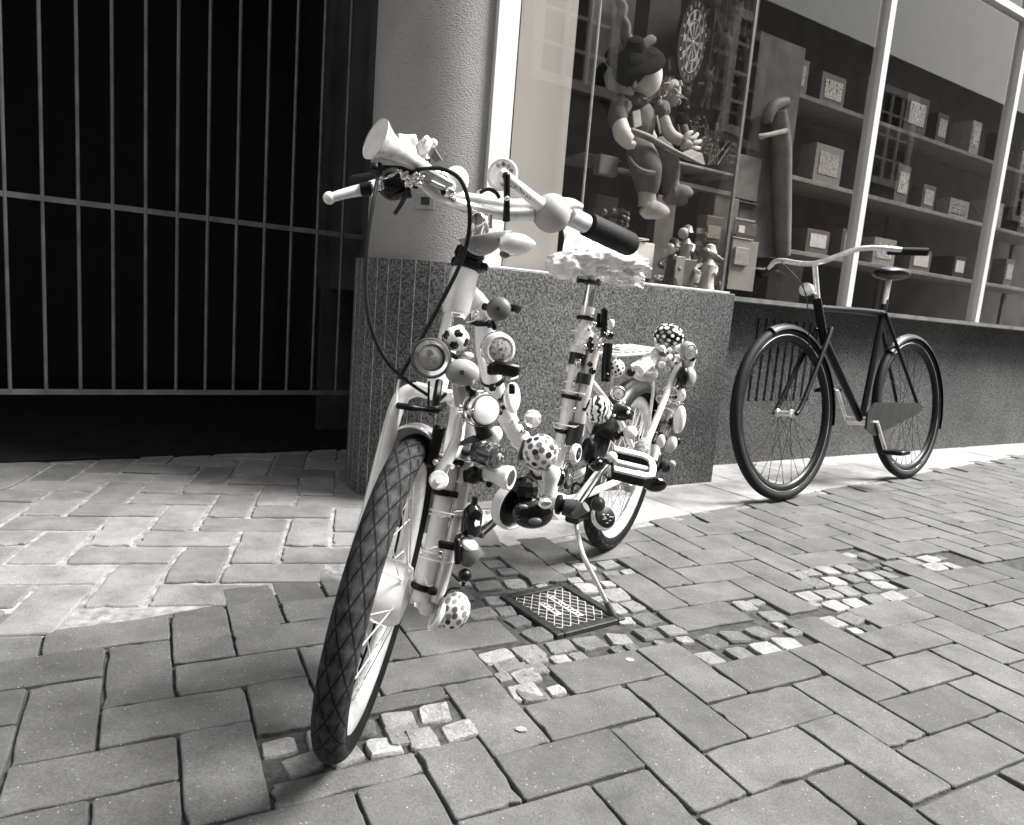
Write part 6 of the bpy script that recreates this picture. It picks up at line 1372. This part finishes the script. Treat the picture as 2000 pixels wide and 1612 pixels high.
# pale carved head and arm hanging behind the pane on the right
cf = empty('carved_figure', W(1520, 300, 0.55), 'pale carved figure with an outstretched arm behind the recessed pane', 'statue')
m = MB(); m.tube([W(1500, 240, 0.55), W(1502, 222, 0.55), W(1514, 206, 0.55), W(1535, 200, 0.55)], [0.02, 0.03, 0.034, 0.03], 16, smooth=4); m.tube([W(1520, 215, 0.56), W(1526, 300, 0.58), W(1528, 500, 0.60)], [0.04, 0.055, 0.045], 18, smooth=4); m.build('body', M['wood'], cf)
m = MB(); m.tube([W(1482, 268, 0.52), W(1500, 264, 0.50), W(1535, 256, 0.52)], [0.016, 0.012, 0.014], 12, smooth=3); m.build('arm', M['palecloth'], cf)
# dark pole hanging at the top left and grey curtain strip beside the joint bar
m = MB(); bx(m, 1276, -60, 1320, 108, 0.56, 0.1); tag(m.build('dark_cabinet', M['dark'], smooth=False), 'dark upright cabinet behind the doll, left of the dartboard', 'cabinet')
m = MB(); bx(m, 1165, -80, 1274, 200, 0.75, 0.02); tag(m.build('grey_panel', M['grey'], smooth=False), 'plain grey panel hanging behind the doll\'s hat', 'panel')

# small things on walls and ground --------------------------------------------------------------
def colhit(x, y, r):
    v = ray(x, y); o = (CAM-Cc)*V(1, 1, 0); d = v*V(1, 1, 0); a = d@d; b_ = 2*o@d; c = o@o-r*r; t = (-b_-math.sqrt(b_*b_-4*a*c))/(2*a); return CAM+v*t
pc_ = colhit(831, 393, PR2); pn_ = unit((pc_-Cc)*V(1, 1, 0)); pt_ = np.cross(Z, pn_)
sw = empty('wall_sticker', pc_, 'small white plate with a dark square stuck to the plaster column', 'sticker')
m = MB(); m.box(pc_+pn_*0.002, pt_*0.030, Z*0.026, pn_*0.002, bev=0.001); m.build('plate', M['pale'], sw, smooth=False)
m = MB(); m.box(pc_+pn_*0.0045, pt_*0.014, Z*0.012, pn_*0.001); m.build('square', M['dark'], sw, smooth=False)
for (x, y, r_, lab) in ((1230, 1289, 0.0085, 'round white gum spot on the paver in front of the drain cover'), (1018, 1425, 0.010, 'smeared pale gum spot on the paver between the front wheel and the drain')):
    g_ = G(x, y); m = MB(); rr = random.Random(x); N = 18; ring = [g_+V(r_*math.cos(2*math.pi*k/N)*rr.uniform(0.85, 1.1), r_*0.7*math.sin(2*math.pi*k/N)*rr.uniform(0.85, 1.1), 0.0012) for k in range(N)]
    m.add(ring+[q*V(1, 1, 0)-Z*0.001 for q in ring]+[g_+Z*0.0018], [(k, (k+1) % N, 2*N) for k in range(N)]+[(N+k, N+(k+1) % N, (k+1) % N, k) for k in range(N)])
    tag(m.build('gum_spot', M['cream' if r_ < 0.009 else 'grey']), lab, 'gum')

rr = random.Random(77)
kinds = [('plush_toy', 'toy'), ('wooden_toy', 'toy'), ('hanging_ornament', 'ornament')]
spots = [(1392, 40, 0.85, 'dark furry toy hanging right of the dartboard'), (1408, 118, 0.80, 'grey long-eared toy hanging below the top corner'), (1380, 178, 0.75, 'pale-nosed toy hanging over the twig plant'), (1428, 190, 0.85, 'dark striped toy hanging beside the glass corner'), (1335, 215, 0.8, 'grey toy behind the fair-haired doll'), (1400, 240, 0.9, 'dim round-bodied toy behind the twigs'), (1300, 90, 0.70, 'dark shaggy toy above the fair-haired doll'), (1450, 110, 0.75, 'dim toy high behind the glass corner'), (1458, 215, 0.85, 'dim slender toy behind the glass corner'), (1440, 40, 0.9, 'small dim toy at the top of the window')]
for q, (x, y, off, lab) in enumerate(spots):
    c = W(x, y, off); e = empty('hanging_toy', c, lab, 'toy', 'toys hanging at the back of the shop window'); sz = rr.uniform(0.045, 0.075)
    m = MB(); m.ball(c, (sz*rr.uniform(0.6, 0.8), sz*0.5, sz), Z, 20, 12, wob=0.25); m.build('body', M[('dark', 'mid', 'darkwood', 'cloth')[q % 4]], e)
    m = MB(); m.ball(c+Z*sz*1.35+WD*rr.uniform(-.01, .01), sz*0.55, None, 18, 12, wob=0.12)
    for sg in (-1, 1): m.tube([c+Z*sz*1.7+WD*sg*sz*0.3, c+Z*sz*(2.1+rr.uniform(0, .5))+WD*sg*sz*rr.uniform(0.3, 0.7)], [sz*0.18, sz*0.1], 8)
    m.build('head', M[('mid', 'grey', 'cloth', 'dark')[q % 4]], e)
    for sg in (-1, 1):
        m = MB(); m.tube([c+Z*sz*0.6+WD*sg*sz*0.5, c+WD*sg*sz*rr.uniform(0.9, 1.5)+Z*sz*rr.uniform(-0.4, 0.6)], [sz*0.2, sz*0.15], 8); m.build('arm', M['cloth'], e)
        m = MB(); m.tube([c-Z*sz*0.7+WD*sg*sz*0.3, c-Z*sz*1.7+WD*sg*sz*rr.uniform(0.3, 0.6)], [sz*0.24, sz*0.2], 8); m.build('leg', M['cloth'], e)
    m = MB(); m.tube([c+Z*sz*1.9, c+Z*(3.4-c[2])], 0.0012, 5); m.build('string', M['pale'], e)

# mudguards, chain guard and lamp of the second bicycle
for cc, t0, t1 in ((c2, R(-20), R(100)), (c2+e2*1.08, R(-40), R(110))):
    rows = []
    for i in range(31):
        t = t0+(t1-t0)*i/30; sgn = 1; d = math.cos(t)*u2+math.sin(t)*e2; rows.append([cc+d*(R2-0.018+0.028*math.cos(R(80)*(-1+k/5)))+n2*0.028*math.sin(R(80)*(-1+k/5)) for k in range(11)])
    m = MB(); m.sheet(rows); m.build('mudguard', M['black'], bk2)
m = MB(); m.poly([B2(0.55, 0.34, 0.055), B2(0.62, 0.385, 0.055), B2(1.05, 0.375, 0.055), B2(1.10, 0.352, 0.055), B2(1.05, 0.325, 0.055), B2(0.62, 0.235, 0.055), B2(0.54, 0.27, 0.055)], n2*0.01); m.build('chain_guard', M['dark'], bk2, smooth=False)
m = MB(); m.lathe([(0.012, -0.04), (0.024, -0.02), (0.028, 0.0), (0.028, 0.008), (0.001, 0.012)], B2(0.14, 0.86, 0), -e2, 24); m.tube([B2(0.16, 0.86), B2(0.225, 0.84)], 0.006, 8); m.build('headlamp', M['alu'], bk2)
m = MB(); m.tube([B2(0.30, 1.0, -0.2), B2(0.12, 0.98, -0.10), B2(0.13, 0.85, 0.0), B2(0.10, 0.62, 0.04)], 0.0025, 6, smooth=6); m.build('brake_cable', M['black'], bk2)

# mullions and shelves in the far part of the shop front
m = MB()
for s_ in (1.15, 2.5, 3.9, 5.2): m.box(WS(s_, RO+0.02, 2.2), WD*0.022, WN*0.03, Z*(2.2-z2-0.01))
m.box(WS(3.25, RO+0.02, 2.62), WD*3.25, WN*0.028, Z*0.02); m.build('mullion', M['winframe'], win, smooth=False)
shf = empty('display_shelves', WS(2.4, 0.8, z2), 'long wooden shelves behind the recessed panes on the right', 'shelves')
for z_ in (1.12, 1.52, 1.95):
    m = MB(); m.box(WS(2.6, 0.78, z_), WD*1.75, WN*0.14, Z*0.012, bev=0.002); m.build('board', M['wood'], shf, smooth=False)
for s_ in (0.86, 2.5, 4.3):
    m = MB(); m.box(WS(s_, 0.93, 1.5), WD*0.02, WN*0.012, Z*0.70); m.build('upright', M['darkwood'], shf, smooth=False)
rr = random.Random(31)
names = ('first', 'second', 'third', 'fourth', 'fifth', 'sixth', 'seventh', 'eighth')
for lvl, z_ in (('lowest', 1.133), ('middle', 1.533), ('top', 1.963)):
    for q in range(8):
        s_ = 1.0+q*0.40+rr.uniform(-0.05, 0.05); w_, h_, d_ = rr.uniform(0.05, 0.13), rr.uniform(0.06, 0.13), rr.uniform(0.04, 0.09); c = WS(s_, 0.76, z_+h_)
        e = empty('toy_box', WS(s_, 0.76, z_), 'boxed toy, %s from the left on the %s shelf behind the right panes' % (names[q], lvl), 'box', 'boxed toys on the long shelves'); mt = rr.choice(('mid', 'grey', 'pale', 'dark'))
        m = MB(); m.box(c, WD*w_, WN*d_, Z*h_, bev=0.002); m.build('carton', M[mt], e, smooth=False)
        m = MB(); m.box(c-WN*(d_+0.002)+Z*h_*0.1, WD*w_*0.7, WN*0.002, Z*h_*0.55); m.build('label', M[rr.choice(('cream', 'dots2', 'fair', 'zebra'))], e, smooth=False)
# fixings along the tubes : black clamps, chrome bolts, tie tails
def along(P, t):
    L = [np.linalg.norm(P[i+1]-P[i]) for i in range(len(P)-1)]; T = t*sum(L)
    for i, l_ in enumerate(L):
        if T <= l_ or i == len(L)-1: return P[i]+(P[i+1]-P[i])*(T/l_), unit(P[i+1]-P[i])
        T -= l_
rr = random.Random(52)
for (P, r, n) in ((DT, 0.0205, 13), ([BP(1149, 600), BP(1120, 745), BP(1094, 880)], 0.019, 9), (f1, 0.017, 6), ([BP(1342, 712, 0.0)*0+D(1342, 712, 1.73), D(1306, 815, 1.67), D(1287, 868, 1.63)], 0.014, 5), ([BB, RH+el*0.03], 0.014, 6)):
    for k in range(n):
        c, t = along(P, (k+0.5+rr.uniform(-0.3, 0.3))/n); v = unit(TOCAM(c)+cR*rr.uniform(-0.3, 1.3)); v = unit(v-(v@t)*t); sd_ = np.cross(t, v)
        q = rr.random()
        if q < 0.4: m = MB(); m.torus(c, t, r, 0.0034, 28, 8, sq=1.5); m.box(c+v*(r+0.006), sd_*0.006, t*0.005, v*0.007, bev=0.002); o = part(m, 'clamp', 'black')
        elif q < 0.75: o = ziptie(c, t, r)
        else: m = MB(); m.box(c+v*(r+0.002), sd_*0.007, t*0.009, v*0.004, bev=0.0015); o = part(m, 'mount', 'chrome')
        m = MB(); m.lathe([(0.0045, 0), (0.0048, 0.003), (0.003, 0.0045), (0.001, 0.0048)], c+v*(r+0.007)+t*rr.uniform(-0.003, 0.003), v, 6 if rr.random() < 0.5 else 14); part(m, 'bolt', 'chrome', o)
        if rr.random() < 0.5:
            p = c+v*(r+0.004)+t*rr.uniform(-0.012, 0.012); m = MB(); m.tube([p, p+sd_*rr.uniform(0.01, 0.02)+v*0.006, p+sd_*rr.uniform(0.015, 0.03)+t*rr.uniform(-0.012, 0.012)], 0.0012, 6, smooth=3); part(m, 'wire_end', rr.choice(('zip', 'black', 'alu')), o)
